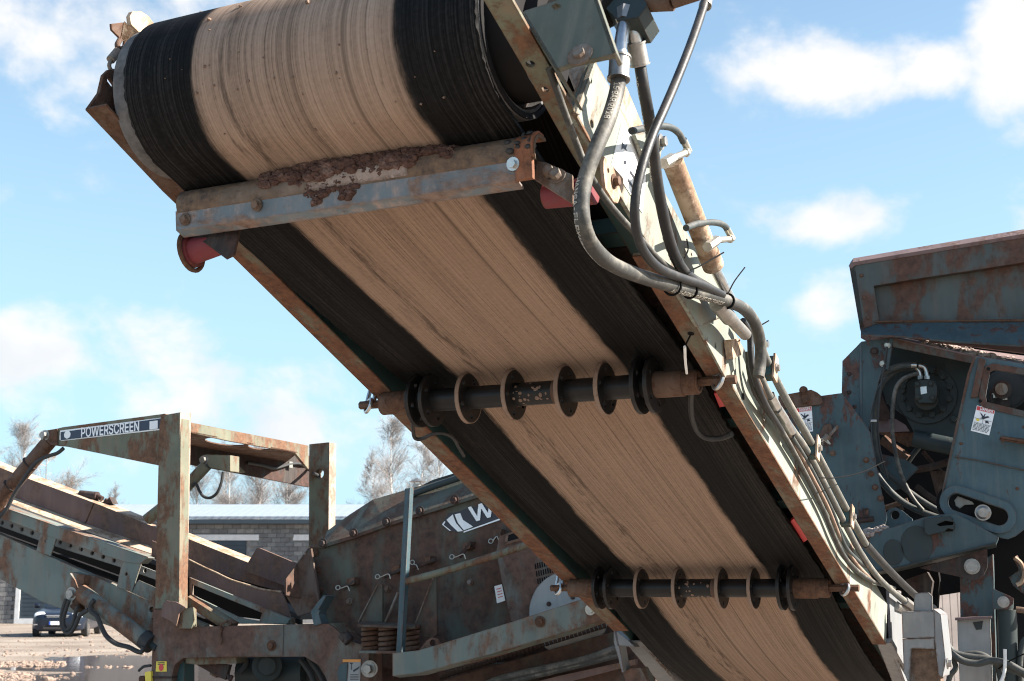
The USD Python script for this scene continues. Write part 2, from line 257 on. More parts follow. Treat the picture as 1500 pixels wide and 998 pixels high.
def extrude(pl, poly, t):
    ms = []
    for g in (getattr(poly, 'geoms', None) or [poly]):
        if g.is_empty or g.area < 1e-9: continue
        m = trimesh.creation.extrude_polygon(g, abs(t), engine='earcut')
        v = m.vertices; z = v[:, 2] * np.sign(t)
        m.vertices = pl.o + v[:, :1] * pl.ex + v[:, 1:2] * pl.ey + z[:, None] * pl.en
        if m.volume < 0: m.invert()
        ms.append(m)
    return trimesh.util.concatenate(ms)
def poly(pl, px, holes=(), r=0.0):
    g = Polygon([pl.uv(*p) for p in px]).buffer(0)
    if r: g = g.buffer(-r).buffer(2 * r).buffer(-r)
    for h in holes:
        g = g.difference(Point(pl.uv(h[0], h[1])).buffer(h[2], 8) if len(h) == 3 and np.isscalar(h[0]) else Polygon([pl.uv(*p) for p in h]))
    return g
def plate(pl, px, t, holes=(), r=0.0): return extrude(pl, poly(pl, px, holes, r), t)
def loft(A, B):
    """solid between two rings of the same number of points"""
    A, B = np.array(A, float), np.array(B, float); n = len(A)
    v = np.vstack([A, B]); f = []
    for i in range(n):
        j = (i + 1) % n; f += [[i, j, n + j], [i, n + j, n + i]]
    for k in range(1, n - 1): f += [[0, k + 1, k], [n, n + k, n + k + 1]]
    m = trimesh.Trimesh(v, f, process=False); m.fix_normals(); return m
def spline(pts, n=10):
    p = np.array(pts, float)
    if len(p) < 3: return p
    q = np.vstack([2 * p[0] - p[1], p, 2 * p[-1] - p[-2]]); out = []
    for i in range(1, len(q) - 2):
        for t in np.linspace(0, 1, n, endpoint=False):
            a, b, c, d = q[i - 1:i + 3]
            out.append(.5 * (2 * b + (c - a) * t + (2 * a - 5 * b + 4 * c - d) * t * t + (3 * b - a - 3 * c + d) * t ** 3))
    return np.array(out + [p[-1]])
def tube(pts, r, seg=12, smooth=True, n=8):
    p = spline(pts, n) if smooth else np.array(pts, float)
    T = np.gradient(p, axis=0); T /= np.linalg.norm(T, axis=1)[:, None]
    x = unit(np.cross(T[0], V(.31, .17, .93))); rs = np.broadcast_to(r, len(p)) if np.ndim(r) == 0 else np.interp(np.linspace(0, 1, len(p)), np.linspace(0, 1, len(r)), r)
    th = np.linspace(0, 2 * np.pi, seg, endpoint=False); vs = []
    for c, t, rr in zip(p, T, rs):
        x = unit(x - t * (x @ t)); y = np.cross(t, x)
        vs.append(c + rr * (np.cos(th)[:, None] * x + np.sin(th)[:, None] * y))
    k = len(p); v = np.vstack(vs + [p[:1], p[-1:]]); f = []
    for i in range(k - 1):
        for j in range(seg):
            a, b = i * seg + j, i * seg + (j + 1) % seg
            f += [[a, b, b + seg], [a, b + seg, a + seg]]
    for j in range(seg):
        f += [[k * seg, (j + 1) % seg, j], [k * seg + 1, (k - 1) * seg + j, (k - 1) * seg + (j + 1) % seg]]
    return trimesh.Trimesh(v, f, process=False)
def cyl(a, b, r, seg=20, r2=None):
    return tube([a, b], [r, r if r2 is None else r2], seg, smooth=False)
def box(c, ex, ey, ez, dx, dy, dz):
    m = trimesh.creation.box((dx, dy, dz)); m.vertices = c + m.vertices @ np.array([ex, ey, ez])
    if m.volume < 0: m.invert()
    return m
def bolt(p, n, r=.009, h=.008, washer=True):
    n = unit(n); ms = [cyl(p, p + n * h, r, 6)]
    if washer: ms.append(cyl(p - n * .001, p + n * .0025, r * 1.55, 14))
    return trimesh.util.concatenate(ms)
def torus(c, n, R, r, seg=18, sub=8):
    n = unit(n); x = unit(np.cross(n, V(.2, .3, .9))); y = np.cross(n, x); th = np.linspace(0, 2 * np.pi, seg, endpoint=False)
    ph = np.linspace(0, 2 * np.pi, sub, endpoint=False); v = []
    for t in th:
        d = np.cos(t) * x + np.sin(t) * y
        v += [c + d * (R + r * np.cos(q)) + n * r * np.sin(q) for q in ph]
    f = []
    for i in range(seg):
        for j in range(sub):
            a, b = i * sub + j, i * sub + (j + 1) % sub; c2, d2 = ((i + 1) % seg) * sub + j, ((i + 1) % seg) * sub + (j + 1) % sub
            f += [[a, c2, d2], [a, d2, b]]
    return trimesh.Trimesh(np.array(v), f, process=False)
def text_on(pl, txt, p0, p1, height, bold=False, lift=.0012):
    """flat lettering on plane pl from pixel p0 to pixel p1 (baseline)"""
    m = meshkit.text_mesh(txt, 1.0, .001, bold); a, b = pl.pt(*p0), pl.pt(*p1); ex = unit(b - a); nn = unit(np.cross(pl.ex, pl.ey))
    ey = unit(np.cross(nn, ex)); ey = ey if ey @ V(0, 0, 1) > 0 else -ey
    w = m.bounds[1][0]; v = m.vertices; front = -pl.en
    m.vertices = a + v[:, :1] * ex * (np.linalg.norm(b - a) / w) + v[:, 1:2] * ey * height + front * (lift + v[:, 2:3] * .3)
    if m.volume < 0: m.invert()
    return m
def text_on_tube(path, r, txt, start, height, toward, flip=False, side=0.0):
    """lettering wrapped on a hose: start is the arc length where it begins, toward the way its face looks"""
    p = spline(path, 10); m = meshkit.text_mesh(txt, height, .0006); v = m.vertices
    L_ = np.r_[0, np.cumsum(np.linalg.norm(np.diff(p, axis=0), axis=1))]
    s = start + v[:, 0]; s = s if not flip else start - v[:, 0]
    c = np.stack([np.interp(s, L_, p[:, k]) for k in range(3)], 1)
    e = .004; T = np.stack([np.interp(s + e, L_, p[:, k]) - np.interp(s - e, L_, p[:, k]) for k in range(3)], 1); T /= np.linalg.norm(T, axis=1)[:, None]
    N = toward - T * (T @ toward)[:, None]; N /= np.linalg.norm(N, axis=1)[:, None]; B = np.cross(N, T)
    th = (v[:, 1] - height / 2) / r * (-1 if flip else 1) + side
    m.vertices = c + (N * np.cos(th)[:, None] + B * np.sin(th)[:, None]) * (r + .0002 + v[:, 2])[:, None]
    return m
def view(p): return unit(EYE - p)

# ------------------------------------------------------------------ the discharge conveyor in the foreground
A_, B_, N_ = V(0.89582194, -0.44441316, 0), V(0.41318453, 0.8328731, -0.36824033), V(0.16365085, 0.32987776, 0.92973064)
O_ = V(0.0946398, 3.96222501, 2.1696036)
MC = np.eye(4); MC[:3, 0], MC[:3, 1], MC[:3, 2], MC[:3, 3] = A_, B_, N_, O_
CN = lambda n: Plane(O_ + N_ * n, A_, B_, N_)
CA = lambda a, s=-1: Plane(O_ + A_ * a, B_, N_, A_ * s)
CS = lambda s, d=1: Plane(O_ + B_ * s, A_, N_, B_ * d)
W = lambda a, s, n: O_ + A_ * a + B_ * s + N_ * n
LW, RW, LN, RN = -.596, .553, .03, .018              # rail webs and the undersides of their flanges
conv = thing('discharge_conveyor', 'long inclined belt conveyor with tan striped belt filling the middle of the view', 'conveyor', M=MC)
cv = lambda name, mesh, mat, **k: obj(name, mesh, mat, k.pop('parent', conv), **k)

# belt: return run, head drum wrap, carrying run
SD, RD, ND = -1.228, .199, .187
def belt_mesh():
    prof = []
    for s in np.linspace(3.6, SD, 190):
        if s > 1.54: n = .074 - .055 * math.sin(min(1, (s - 1.54) / 1.6) * math.pi) + max(0, s - 3.14) * .02
        elif s > 0: n = .074 - .016 * math.sin(s / 1.54 * math.pi)
        else:
            t = s / SD; n = .074 + (ND - RD - .074) * t - .012 * math.sin(t * math.pi)
        prof.append((s, n))
    for th in np.linspace(-90, -270, 60)[1:]:
        prof.append((SD + RD * math.cos(math.radians(th)), ND + RD * math.sin(math.radians(th))))
    for s in np.linspace(SD, 3.6, 60)[1:]: prof.append((s, .175 + (ND + RD - .175) * max(0, 1 - (s - SD) / .9) ** 1.5))
    prof = np.array(prof); k = len(prof)
    t = np.gradient(prof, axis=0); t /= np.linalg.norm(t, axis=1)[:, None]; inn = np.stack([t[:, 1], -t[:, 0]], 1)
    aa = np.linspace(-.50, .44, 30); ed = rng.normal(0, .0016, k)
    outer = np.array([[(a + (ed[i] if j in (0, 29) else 0), p[0], p[1] + .0012 * math.sin(a * 9 + p[0] * 1.3)) for j, a in enumerate(aa)] for i, p in enumerate(prof)])
    inner = np.array([[(a, p[0] + q[0] * .011, p[1] + q[1] * .011) for a in aa] for p, q in zip(prof, inn)])
    m = len(aa); v = np.vstack([outer.reshape(-1, 3), inner.reshape(-1, 3)]); f = []; h = k * m
    for i in range(k - 1):
        for j in range(m - 1):
            a = i * m + j
            f += [[a, a + 1, a + m + 1], [a, a + m + 1, a + m], [h + a, h + a + m + 1, h + a + 1], [h + a, h + a + m, h + a + m + 1]]
        a, b = i * m, i * m + m - 1
        f += [[a, a + m, h + a + m], [a, h + a + m, h + a], [b, h + b + m, b + m], [b, h + b, h + b + m]]
    ms = trimesh.Trimesh(v, f, process=False)
    if ms.volume < 0: ms.invert()
    return ms
cv('belt', belt_mesh(), 'belt_rubber', local=True, smooth=40)
# head drum, an open tube with a set-in end disc
dc = lambda a: W(a, SD, ND)
def ring(a0, a1, r0, r1, seg=64, s=SD, n=ND):
    th = np.linspace(0, 2 * np.pi, seg, endpoint=False)
    c = lambda a, r: np.array([W(a, s + r * math.cos(t), n + r * math.sin(t)) for t in th])
    rings = [c(a0, r1), c(a1, r1), c(a1, r0), c(a0, r0)]; v = np.vstack(rings); f = []
    for k in range(4):
        for i in range(seg):
            j = (i + 1) % seg; a, b, c2, d = k * seg + i, k * seg + j, ((k + 1) % 4) * seg + j, ((k + 1) % 4) * seg + i
            f += [[a, b, c2], [a, c2, d]]
    m = trimesh.Trimesh(v, f, process=False); m.fix_normals(); return m
drum = cv('head_drum', ring(-.545, .442, .165, RD - .012), 'drum_lagging', smooth=40)
cv('drum_end_ring', ring(.430, .446, .172, .185), 'shade_black', parent=drum, smooth=40)  # black puts shade on the sunlit drum edge
cv('drum_end_disc', ring(.40, .41, .0, .166), 'soot_brown', parent=drum, smooth=40)
cv('gearbox', [cyl(dc(.425), dc(.50), .150, 40), cyl(dc(.50), dc(.53), .09, 30)], 'shade_black', smooth=40, label='black gearbox inside the right end of the drum')  # black cylinder put in to darken the sunlit drum end
cv('drum_shaft', cyl(dc(-.60), dc(.43), .035), 'dull_metal', parent=drum)

# side rails
def channel(a_web, side, n0, s0, s1, fl, h, t=.008, lip=.04):
    """web, bottom flange pointing inward, short top flange"""
    e = -side                                                          # inward direction of the flanges
    q = lambda s: [(a_web, n0), (a_web, n0 + h), (a_web + e * lip, n0 + h), (a_web + e * lip, n0 + h - t), (a_web + e * t, n0 + h - t), (a_web + e * t, n0 + t), (a_web + e * fl, n0 + t), (a_web + e * fl, n0)]
    g = Polygon(q(0)).buffer(-.0025).buffer(.0025)
    m = trimesh.creation.extrude_polygon(g, s1 - s0, engine='earcut'); v = m.vertices
    m.vertices = O_ + v[:, :1] * A_ + v[:, 1:2] * N_ + (v[:, 2:3] + s0) * B_
    if m.volume < 0: m.invert()
    return m
s_le = CN(LN).uv(934, 925)[1]; s_re = CN(RN).uv(1300, 943)[1]
lrail = cv('side_rail', channel(LW, -1, LN, -.98, s_le, .072, .11), 'rusty_flange', label='rusty left side rail along the belt')
cv('side_rail_backing', plate(CA(-.575, -1), [(300, 200), (345, 330), (600, 590), (830, 800), (960, 905), (1010, 905), (900, 690), (700, 440), (420, 200)], .006), 'teal_dark', parent=lrail)
rrail = cv('side_rail', channel(RW, 1, RN, -.60, s_re, .054, .165, lip=.05), 'mint_paint', label='pale green right side rail with pipes along it')
fl = lambda s0, s1: box(W(RW - .027, (s0 + s1) / 2, RN - .0022), A_, B_, N_, .0535, s1 - s0, .0040)
cv('bottom_flange', fl(-.6, s_re), 'rusty_flange', parent=rrail, label='rust brown bottom flange of the right rail')
cv('inner_web', box(W(-.566, 1.25, .115), A_, B_, N_, .006, 4.7, .15), 'teal_dark')
inn = cv('inner_trough', [box(W(-.02, 1.55, .160), A_, B_, N_, 1.10, 4.0, .005), box(W(.535, 1.4, .12), A_, B_, N_, .006, 4.3, .10)], 'soot_brown')
cv('skirt_strip', box(W(.488, 1.3, .105), A_, B_, N_, .085, 4.2, .006), 'teal_dark', parent=inn)
for s in (-.55, .45, 1.05, 2.0):
    cv('cross_member', box(W(-.02, s, .135), A_, B_, N_, 1.08, .06, .05), 'teal_dark', parent=inn)
for px in ((1013, 490), (1020, 545)):
    pass
# head plates
CL = CA(LW, -1)
hp = cv('head_plate', plate(CL, [(129, 160), (146, 136), (152, 110), (160, 102), (169, 105), (190, 118), (260, 190), (330, 260), (350, 300), (340, 345), (268, 304), (243, 280)], .010,
     holes=[[(157, 114), (161, 114), (168, 124), (167, 129), (163, 127), (157, 119)], [(196, 213), (200, 212), (206, 216), (205, 219), (200, 218)], [(224, 244), (228, 243), (234, 248), (233, 250), (228, 249)]], r=.003), 'brown_rust', label='brown head plate with slots at the left end of the drum')
cv('bottom_flange', loft([CL.pt(129, 160), CL.pt(262, 300), CL.pt(262, 300) + A_ * .055, CL.pt(129, 160) + A_ * .055], [CL.pt(129, 160) + N_ * .006, CL.pt(262, 300) + N_ * .006, CL.pt(262, 300) + A_ * .055 + N_ * .006, CL.pt(129, 160) + A_ * .055 + N_ * .006]), 'brown_rust', parent=hp)
C1 = CA(-.60, -1)
ear = cv('guide_bracket', plate(C1, [(181, 33), (163, 35), (164, 44), (174, 54), (177, 58), (184, 34)], .006), 'brown_rust', label='bent bracket standing above the left end of the drum')
p = [C1.pt(*q) for q in ((181, 31), (202, 51), (190, 60), (176, 58))]
cv('bracket_face', loft([x + A_ * .002 for x in p], [x + A_ * .002 + B_ * .006 for x in p]), 'tan_cylinder', parent=ear)
C2 = CA(-.585, -1)
cv('guide_plate', plate(C2.off(.03), [(190, 24), (194, 17), (206, 16), (218, 24), (228, 38), (206, 50), (192, 36)], .012, r=.004), 'tan_cylinder', label='rounded pale plate sticking up beside the drum')
lk = cv('hook_link', tube([C1.pt(*q) for q in ((176, 58), (172, 66), (175, 72), (182, 70), (184, 62))], .007), 'brown_rust')
cv('turnbuckle', [tube([C1.pt(*q) for q in ((173, 75), (162, 88))], .011, smooth=False), tube([C1.pt(*q) for q in ((163, 88), (160, 96), (163, 103), (169, 104))], .005)], 'old_steel')
CR = CA(RW + .004, -1)
hr = cv('head_plate', plate(CN(RN - .012), [(700, -14), (742, -14), (812, 110), (868, 214), (903, 280), (878, 292), (832, 216), (770, 105)], .008, holes=[(777, 94, .010), [(793, 129), (798, 127), (804, 131), (803, 135), (796, 135)]]), 'olive_green', label='rusty head plate with two holes beside the right end of the drum')
# outer side plate with sticker
sp_ = CA(RW + .012, -1)
side = cv('side_plate', plate(sp_, [(864, 92), (872, 90), (897, 134), (935, 212), (1000, 330), (1066, 440), (1062, 462), (1023, 479), (940, 341), (866, 214), (838, 168)], .010, holes=[(865, 117, .009), (867, 182, .010), (1013, 373, .004)], r=.002), 'mint_paint', label='pale green side plate with a white sticker below the hoses')
cv('folded_flange', plate(CS(-.93), [(813, 102), (835, 92), (863, 90), (837, 168), (823, 150)], .008), 'tan_cylinder', parent=side)
cv('stiffener_lip', loft([sp_.pt(864, 92), sp_.pt(868, 90), sp_.pt(842, 170), sp_.pt(836, 167)], [sp_.pt(864, 92) + A_ * .012, sp_.pt(868, 90) + A_ * .012, sp_.pt(842, 170) + A_ * .012, sp_.pt(836, 167) + A_ * .012]), 'mint_paint', parent=side)
st = cv('sticker', plate(sp_.off(-.002), [(911, 180), (944, 224), (946, 262), (941, 312), (920, 279), (896, 241)], .0015), 'sticker_white', parent=side, label='torn white sticker with a faded black figure')
cv('sticker_mark', [plate(sp_.off(-.0035), q, .001) for q in ([(912, 208), (915, 213), (919, 212), (917, 218), (919, 221), (913, 217), (911, 219)], [(914, 235), (918, 236), (917, 241), (914, 240)], [(921, 262), (931, 278), (930, 280), (920, 265)], [(924, 250), (933, 263), (932, 266), (923, 253)])], 'sticker_black', parent=st)
cv('upper_web', plate(CA(RW + .002, -1), [(905, 115), (918, 128), (944, 190), (935, 212), (900, 150)], .006), 'tan_cylinder', parent=side)
cv('rail_collar', plate(CA(RW + .006, -1), [(1022, 477), (1060, 462), (1072, 478), (1078, 508), (1078, 540), (1064, 556)], .006, holes=[(1048, 507, .007)]), 'mint_paint', parent=rrail)
for px in ((1089, 581),): cv('rail_slot', plate(CA(RW + .003, -1), [(px[0] - 1.5, px[1] - 5), (px[0] + 1.5, px[1] - 4), (px[0] + 1.5, px[1] + 5), (px[0] - 1.5, px[1] + 4)], .002), 'dark_void', parent=rrail)
cv('flange_hole', extrude(CN(RN - .0055), Point(CN(RN - .005).uv(1012, 489)).buffer(.009), .001), 'dark_void', parent=rrail)

# belt scraper: bolted face plate, rolled blade, orange end
BN = -.112; BP = CN(BN); bl, br_ = BP.uv(256, 336), BP.uv(790, 262)
bs = (bl[1] + br_[1]) / 2; a0, a1 = bl[0], br_[0]
scr = thing('belt_scraper', 'rusty curved scraper bar bolted across the belt just behind the head drum', 'scraper', M=MC)
def bar(profile, x0, x1):
    g = Polygon(profile); m = trimesh.creation.extrude_polygon(g, x1 - x0, engine='earcut'); v = m.vertices
    m.vertices = O_ + (v[:, 2:3] + x0) * A_ + (bs + v[:, :1]) * B_ + (BN + v[:, 1:2]) * N_
    if m.volume < 0: m.invert()
    return m
face = [(0, 0), (-.022, .042), (-.016, .045), (.008, .004), (.030, .006), (.032, 0)]
obj('face_plate', bar(face, a0, a1 - .05), 'bar_face', scr, label='long face plate, blue paint at its left end and pink dust in the middle')
arc = spline([(-.024, .040), (-.035, .056), (-.038, .074), (-.033, .090), (-.020, .104), (.004, .112)], 4).tolist()
arci = [(x + .007, y - .004) for x, y in arc[::-1]]
obj('rolled_blade', bar(arc + arci, a0 + .006, a1 - .004), 'bar_top', scr, smooth=50)
obj('blade_end', bar([(x - .002, y) for x, y in arc] + [(.008, .106), (-.012, .094), (-.024, .082), (-.026, .064), (-.012, .040), (.008, .002), (.0, -.002), (-.004, -.002)], a1 - .052, a1 - .012), 'orange_rust', scr, label='orange rusty right end of the blade')
arc2 = [(x - .006, y + .004) for x, y in arc]
obj('blade_edge', bar(arc2 + [(x + .002, y - .002) for x, y in arc[::-1]], a1 - .012, a1 - .006), 'orange_rust', scr, smooth=50)
fn = unit(-B_ * .042 - N_ * .022)
for u, v in ((273, 322), (378, 301), (753, 241)):
    c = Plane(W(0, bs - .011, BN + .021), A_, unit(-B_ * .022 + N_ * .042), -fn).pt(u, v)
    obj('bolt', bolt(c + fn * .004, fn, .010, .012), 'old_steel' if u < 700 else 'bright_metal', scr)
q = [(790, 228), (797, 230), (838, 252), (838, 297), (786, 262)]
obj('end_bracket', plate(CS(bs + .03), [(786, 236), (800, 238), (838, 256), (839, 298), (783, 262)], .008), 'old_steel', scr)
for u, v in ((806, 255), (816, 259)): obj('nut', bolt(CS(bs + .03).pt(u, v), -B_, .013, .018), 'old_steel', scr)
obj('tar_lumps', [trimesh.Trimesh(m.vertices * [1.0, 1.0, .7] + W(a1 - .03 + rng.uniform(-.045, .02), bs - .03 + rng.uniform(-.012, .02), BN + .10 + rng.uniform(-.05, .012)), m.faces) for m in [trimesh.creation.icosphere(1, rng.uniform(.004, .010)) for _ in range(26)]], 'rubber', scr)
obj('end_bracket', plate(CS(bs + .05), [(270, 337), (352, 328), (342, 372), (330, 378), (306, 360)], .008), 'soot_brown', scr, label='dark triangular bracket under the left end of the bar')
# red tensioner blocks on both sides
for side_, (pc, pr, pe) in (('l', ((283, 368), 26, (338, 352))), ('r', ((888, 274), 26, (836, 270)))):
    pl = CS(bs + .08); x0, x1 = pl.pt(*pc), pl.pt(*pe)
    if side_ == 'r':
        l_ = (pl.pt(866, 279) - O_); x0, x1 = [W(a_, l_ @ B_, l_ @ N_) for a_ in (RW + .026, RW - .09)]
    tn = obj('tensioner', cyl(x0, x1, (.034 if side_ == 'l' else .032), 28, .027), 'red_polymer', scr, smooth=50, label='red rubber tensioner at the %s end of the scraper' % ('left' if side_ == 'l' else 'right'))
    d = unit(x0 - x1)
    if side_ == 'l':
        obj('tensioner_flange', cyl(x0 - d * .004, x0 + d * .010, .042, 28), 'red_polymer', tn)
        obj('tensioner_strap', torus(x0 + d * .006, d, .049, .006, 26), 'brown_rust', tn)
    else:
        obj('tensioner_plate', plate(CA(RW + .035, -1), [(884, 228), (893, 238), (914, 262), (913, 277), (905, 298), (899, 296), (887, 276), (884, 250)], .008, holes=[(891, 250, .006)], r=.003), 'tan_cylinder', tn, label='rounded rusty plate over the tensioner')
        obj('tensioner_bolt', bolt(CA(RW + .035).pt(899, 266), A_, .011, .014), 'brown_rust', tn)

paint('pale_crust', (.34, .27, .23), rust=.3, scale=14, seed=61, rust_dark=(.16, .10, .08), rust_light=(.3, .22, .18), rough=.95, spec=.1, bump=1.0)
# caked mud on the scraper
def mud():
    ms = []
    def blob(a, s, n, r, sub=2):
        m = trimesh.creation.icosphere(sub, 1.0); d = m.vertices.copy()
        k = r * (1 + 1.5 * (meshkit.fbm(d * 2.6 + rng.uniform(0, 50, 3), 3) - .5))
        ms.append(trimesh.Trimesh(W(a, s, n) + (d[:, :1] * A_ + d[:, 1:2] * B_ * .8 + d[:, 2:3] * N_ * .75) * k[:, None], m.faces, process=False))
    am0, am1 = BP.uv(372, 310)[0], BP.uv(668, 280)[0]
    arc_ = np.array(arc)
    for i in range(2300):
        t = rng.beta(1.05, 1.1); a = am0 + (am1 - am0) * t
        env = math.sin(math.pi * min(1, .04 + t * .96)) ** .45 * (.45 + 1.1 * meshkit.fbm(V(a * 9, 0, 1), 3))
        big = i < 700; w = rng.uniform(.25, 1); k = min(int(w * (len(arc_) - 1)), len(arc_) - 2); c = arc_[k] + (arc_[k + 1] - arc_[k]) * (w * (len(arc_) - 1) - k)
        if w < .62 and meshkit.fbm(V(a * 14, w * 3, 2), 3) > .53: continue
        out = rng.uniform(0, .016) * env
        blob(a, bs + c[0] - out * .5, BN + c[1] + out, (rng.uniform(.009, .017) if big else rng.uniform(.0025, .0065)) * (.55 + .45 * env), 2 if big else 1)
    for i in range(1300):
        t = np.clip(rng.normal(.45, .19), .04, .96); a = am0 + (am1 - am0) * t; reach = max(.12, 1.05 - abs(t - .45) * 2.4) * (.35 + 1.2 * meshkit.fbm(V(a * 22, 3, 7), 3))
        dn = rng.uniform(0, 1) ** .8 * min(1, reach); big = i < 330
        blob(a, bs - .041 + .036 * dn + rng.uniform(-.004, .004), BN + .088 - .075 * dn, rng.uniform(.006, .011) if big else rng.uniform(.002, .005), 2 if big else 1)
    return trimesh.util.concatenate(ms)
nodes = {'tc': ('texture_coordinate', {}), 'a': ('noise_texture', {'scale': 22.0, 'detail': 8.0, 'roughness': .7}), 'b': ('noise_texture', {'scale': 160.0, 'detail': 4.0}), 'r': ('rgb_ramp', {'ramp': [(.3, (.045, .024, .019)), (.55, (.10, .055, .043)), (.72, (.22, .145, .12))]}), 'bp': ('bump', {'strength': .9, 'distance': .004}), 'p': ('principled_bsdf', {'roughness': .9, 'specular_ior_level': .2})}
L['mud'] = usdkit.material(stage, '/World/Looks/mud', nodes, [('tc.object', 'a.vector'), ('tc.object', 'b.vector'), ('a.fac', 'r.fac'), ('r.color', 'p.base_color'), ('b.fac', 'bp.height'), ('bp.normal', 'p.normal')], surface='p.BSDF')
sand_ = bar([(x - .0025, y + .0015) for x, y in arc] + [(x + .002, y - .001) for x, y in arc[::-1]], BP.uv(455, 310)[0], BP.uv(600, 288)[0])
obj('sand_crust', sand_, 'pale_crust', scr, smooth=50, label='pale sandy crust showing between the mud')
obj('caked_mud', mud(), 'mud', None, smooth=True, label='dark red brown crumbly mud caked along the top of the scraper bar', cat='mud')
def crumbs():
    ms = []
    for i in range(60):
        th = math.radians(rng.uniform(-265, -95)); a = rng.uniform(-.46, .42) if i % 4 == 0 else rng.uniform(-.28, .23); r = abs(rng.normal(0, .0017)) + .0008
        m = trimesh.creation.icosphere(1, r); m.vertices += rng.normal(0, r * .25, m.vertices.shape)
        m.vertices += W(a, SD + (RD + r * .4) * math.cos(th), ND + (RD + r * .4) * math.sin(th)); ms.append(m)
    return trimesh.util.concatenate(ms)
obj('belt_crumbs', crumbs(), 'worn_rim', None, smooth=True, label='small tan grit grains stuck on the belt over the head drum', cat='grit', kind='stuff')

# return rollers
def roller(s, label):
    t = cv('return_roller', cyl(W(-.425, s, 0), W(.375, s, 0), .0345, 28), 'black_paint', label=label, smooth=50)
    D = (-.425, -.378, -.253, -.099, .071, .195, .305, .345)
    for i, d in enumerate(D):
        R = .0765 if 1 < i < 6 else .081
        g = Point(0, 0).buffer(R, 24).difference(Point(0, 0).buffer(.033, 12))
        ph = rng.uniform(0, 6)
        for k in range(5):
            g = g.difference(Point(.056 * math.cos(ph + k * 1.2566), .056 * math.sin(ph + k * 1.2566)).buffer(.0085, 6))
        pl = Plane(W(d, s, 0), B_, N_, A_)
        dk = cv('roller_disc', extrude(pl.off(-.006), g, .012), 'black_paint', parent=t, smooth=30)
        if 1 < i < 6:
            g2 = Point(0, 0).buffer(R + .0012, 32).difference(Point(0, 0).buffer(R - .002, 32))
            cv('worn_rim', extrude(pl.off(-.0064), g2, .0128), 'worn_rim', parent=dk)
    cv('end_tube', [cyl(W(-.43, s, 0), W(-.515, s, 0), 0.038, 28), cyl(W(-.515, s, 0), W(-.555, s, 0), .035, 28)], 'brown_rust', parent=t, smooth=50)
    cv('end_tube', [cyl(W(.35, s, 0), W(.435, s, 0), .038, 28), cyl(W(.43, s, 0), W(.475, s, 0), .035, 28), torus(W(.475, s, 0), A_, .028, .005, 24)], 'brown_rust', parent=t, smooth=50)
    cv('middle_band', cyl(W(.035, s, 0), W(.062, s, 0), .0358, 28), 'brown_rust', parent=t, smooth=50)
    ch = []
    for i in range(46):
        a = rng.uniform(-.09, .03); th = rng.uniform(0, 6.28); r = rng.uniform(.002, .005)
        m = trimesh.creation.icosphere(1, 1.0); u = B_ * math.cos(th) + N_ * math.sin(th); w = np.cross(A_, u)
        d = m.vertices; ch.append(trimesh.Trimesh(W(a, s, 0) + u * .0345 + (d[:, :1] * A_ * rng.uniform(.8, 1.8) + d[:, 1:2] * w * rng.uniform(.7, 1.6) + d[:, 2:3] * u * .3) * r, m.faces, process=False))
    cv('dried_splashes', ch, 'worn_rim', parent=t, kind='stuff')
    for a in (-.64, .46): cv('shaft_end', cyl(W(a, s, 0), W(a + (.10 if a < 0 else .125), s, 0), .013, 6), 'brown_rust', parent=t)
    for a in (-.605, .535):
        cv('eye_bolt', [torus(W(a, s - .006, -.006), unit(A_ * .6 + B_ * .8), .0215, .006, 22), cyl(W(a - .012, s, .012), W(a - .012, s, .05), .007, 10), cyl(W(a + .012, s, .012), W(a + .012, s, .05), .007, 10)], 'bright_metal', parent=t)
roller(0.0, 'upper return roller with black discs under the belt')
roller(1.538, 'lower return roller with black discs under the belt')
# grease lines at the upper roller
cv('grease_hose', tube([CN(-.03).pt(*q) for q in ((604, 610), (605, 630), (608, 642), (618, 643), (634, 636), (650, 635), (664, 642), (672, 655), (680, 668))], .006), 'hose_black')
cv('grease_hose', tube([CN(-.01).pt(*q) for q in ((1013, 566), (1012, 590), (1014, 612), (1022, 632), (1036, 642), (1055, 642), (1072, 636))], .0085), 'hose_black')
cv('cable_tie', tube([CN(-.02).pt(*q) for q in ((1003, 508), (1004, 530), (1006, 547))], .004, 6), 'tie_white')
cv('cable_tie', tube([CN(.0).pt(*q) for q in ((1012, 490), (1005, 504), (1003, 510))], .0025, 6), 'tie_black')
for q in ([(1046, 577), (1052, 575), (1064, 595), (1054, 597)], [(1158, 764), (1163, 760), (1184, 790), (1177, 795)]):
    cv('reflector', plate(CN(.075), q, .01), 'label_red', label='red reflector strip behind the right rail')

# hydraulic motor bracket at the drive end
MP = Plane(W(.63, SD - .17, .02), A_, N_, B_)
mb = cv('motor_bracket', plate(MP, [(763, 22), (768, 16), (868, -16), (902, 76), (897, 80), (840, 92), (818, 100), (812, 98)], .012, holes=[[(808, 9), (814, 5), (821, 7), (821, 12), (813, 15)]], r=.004), 'motor_plate', label='grey green motor bracket plate with a bolt, top right of the drum')
cv('bracket_side', loft([MP.pt(870, -16), MP.pt(902, 76), MP.pt(897, 80), MP.pt(866, -12)], [MP.pt(870, -16) + B_ * .035, MP.pt(902, 76) + B_ * .035, MP.pt(897, 80) + B_ * .035, MP.pt(866, -12) + B_ * .035]), 'motor_plate', parent=mb)
cv('bracket_edge', loft([MP.pt(763, 22), MP.pt(812, 98), MP.pt(818, 100), MP.pt(768, 16)], [x + B_ * .13 for x in (MP.pt(763, 22), MP.pt(812, 98), MP.pt(818, 100), MP.pt(768, 16))]), 'motor_plate', parent=mb)
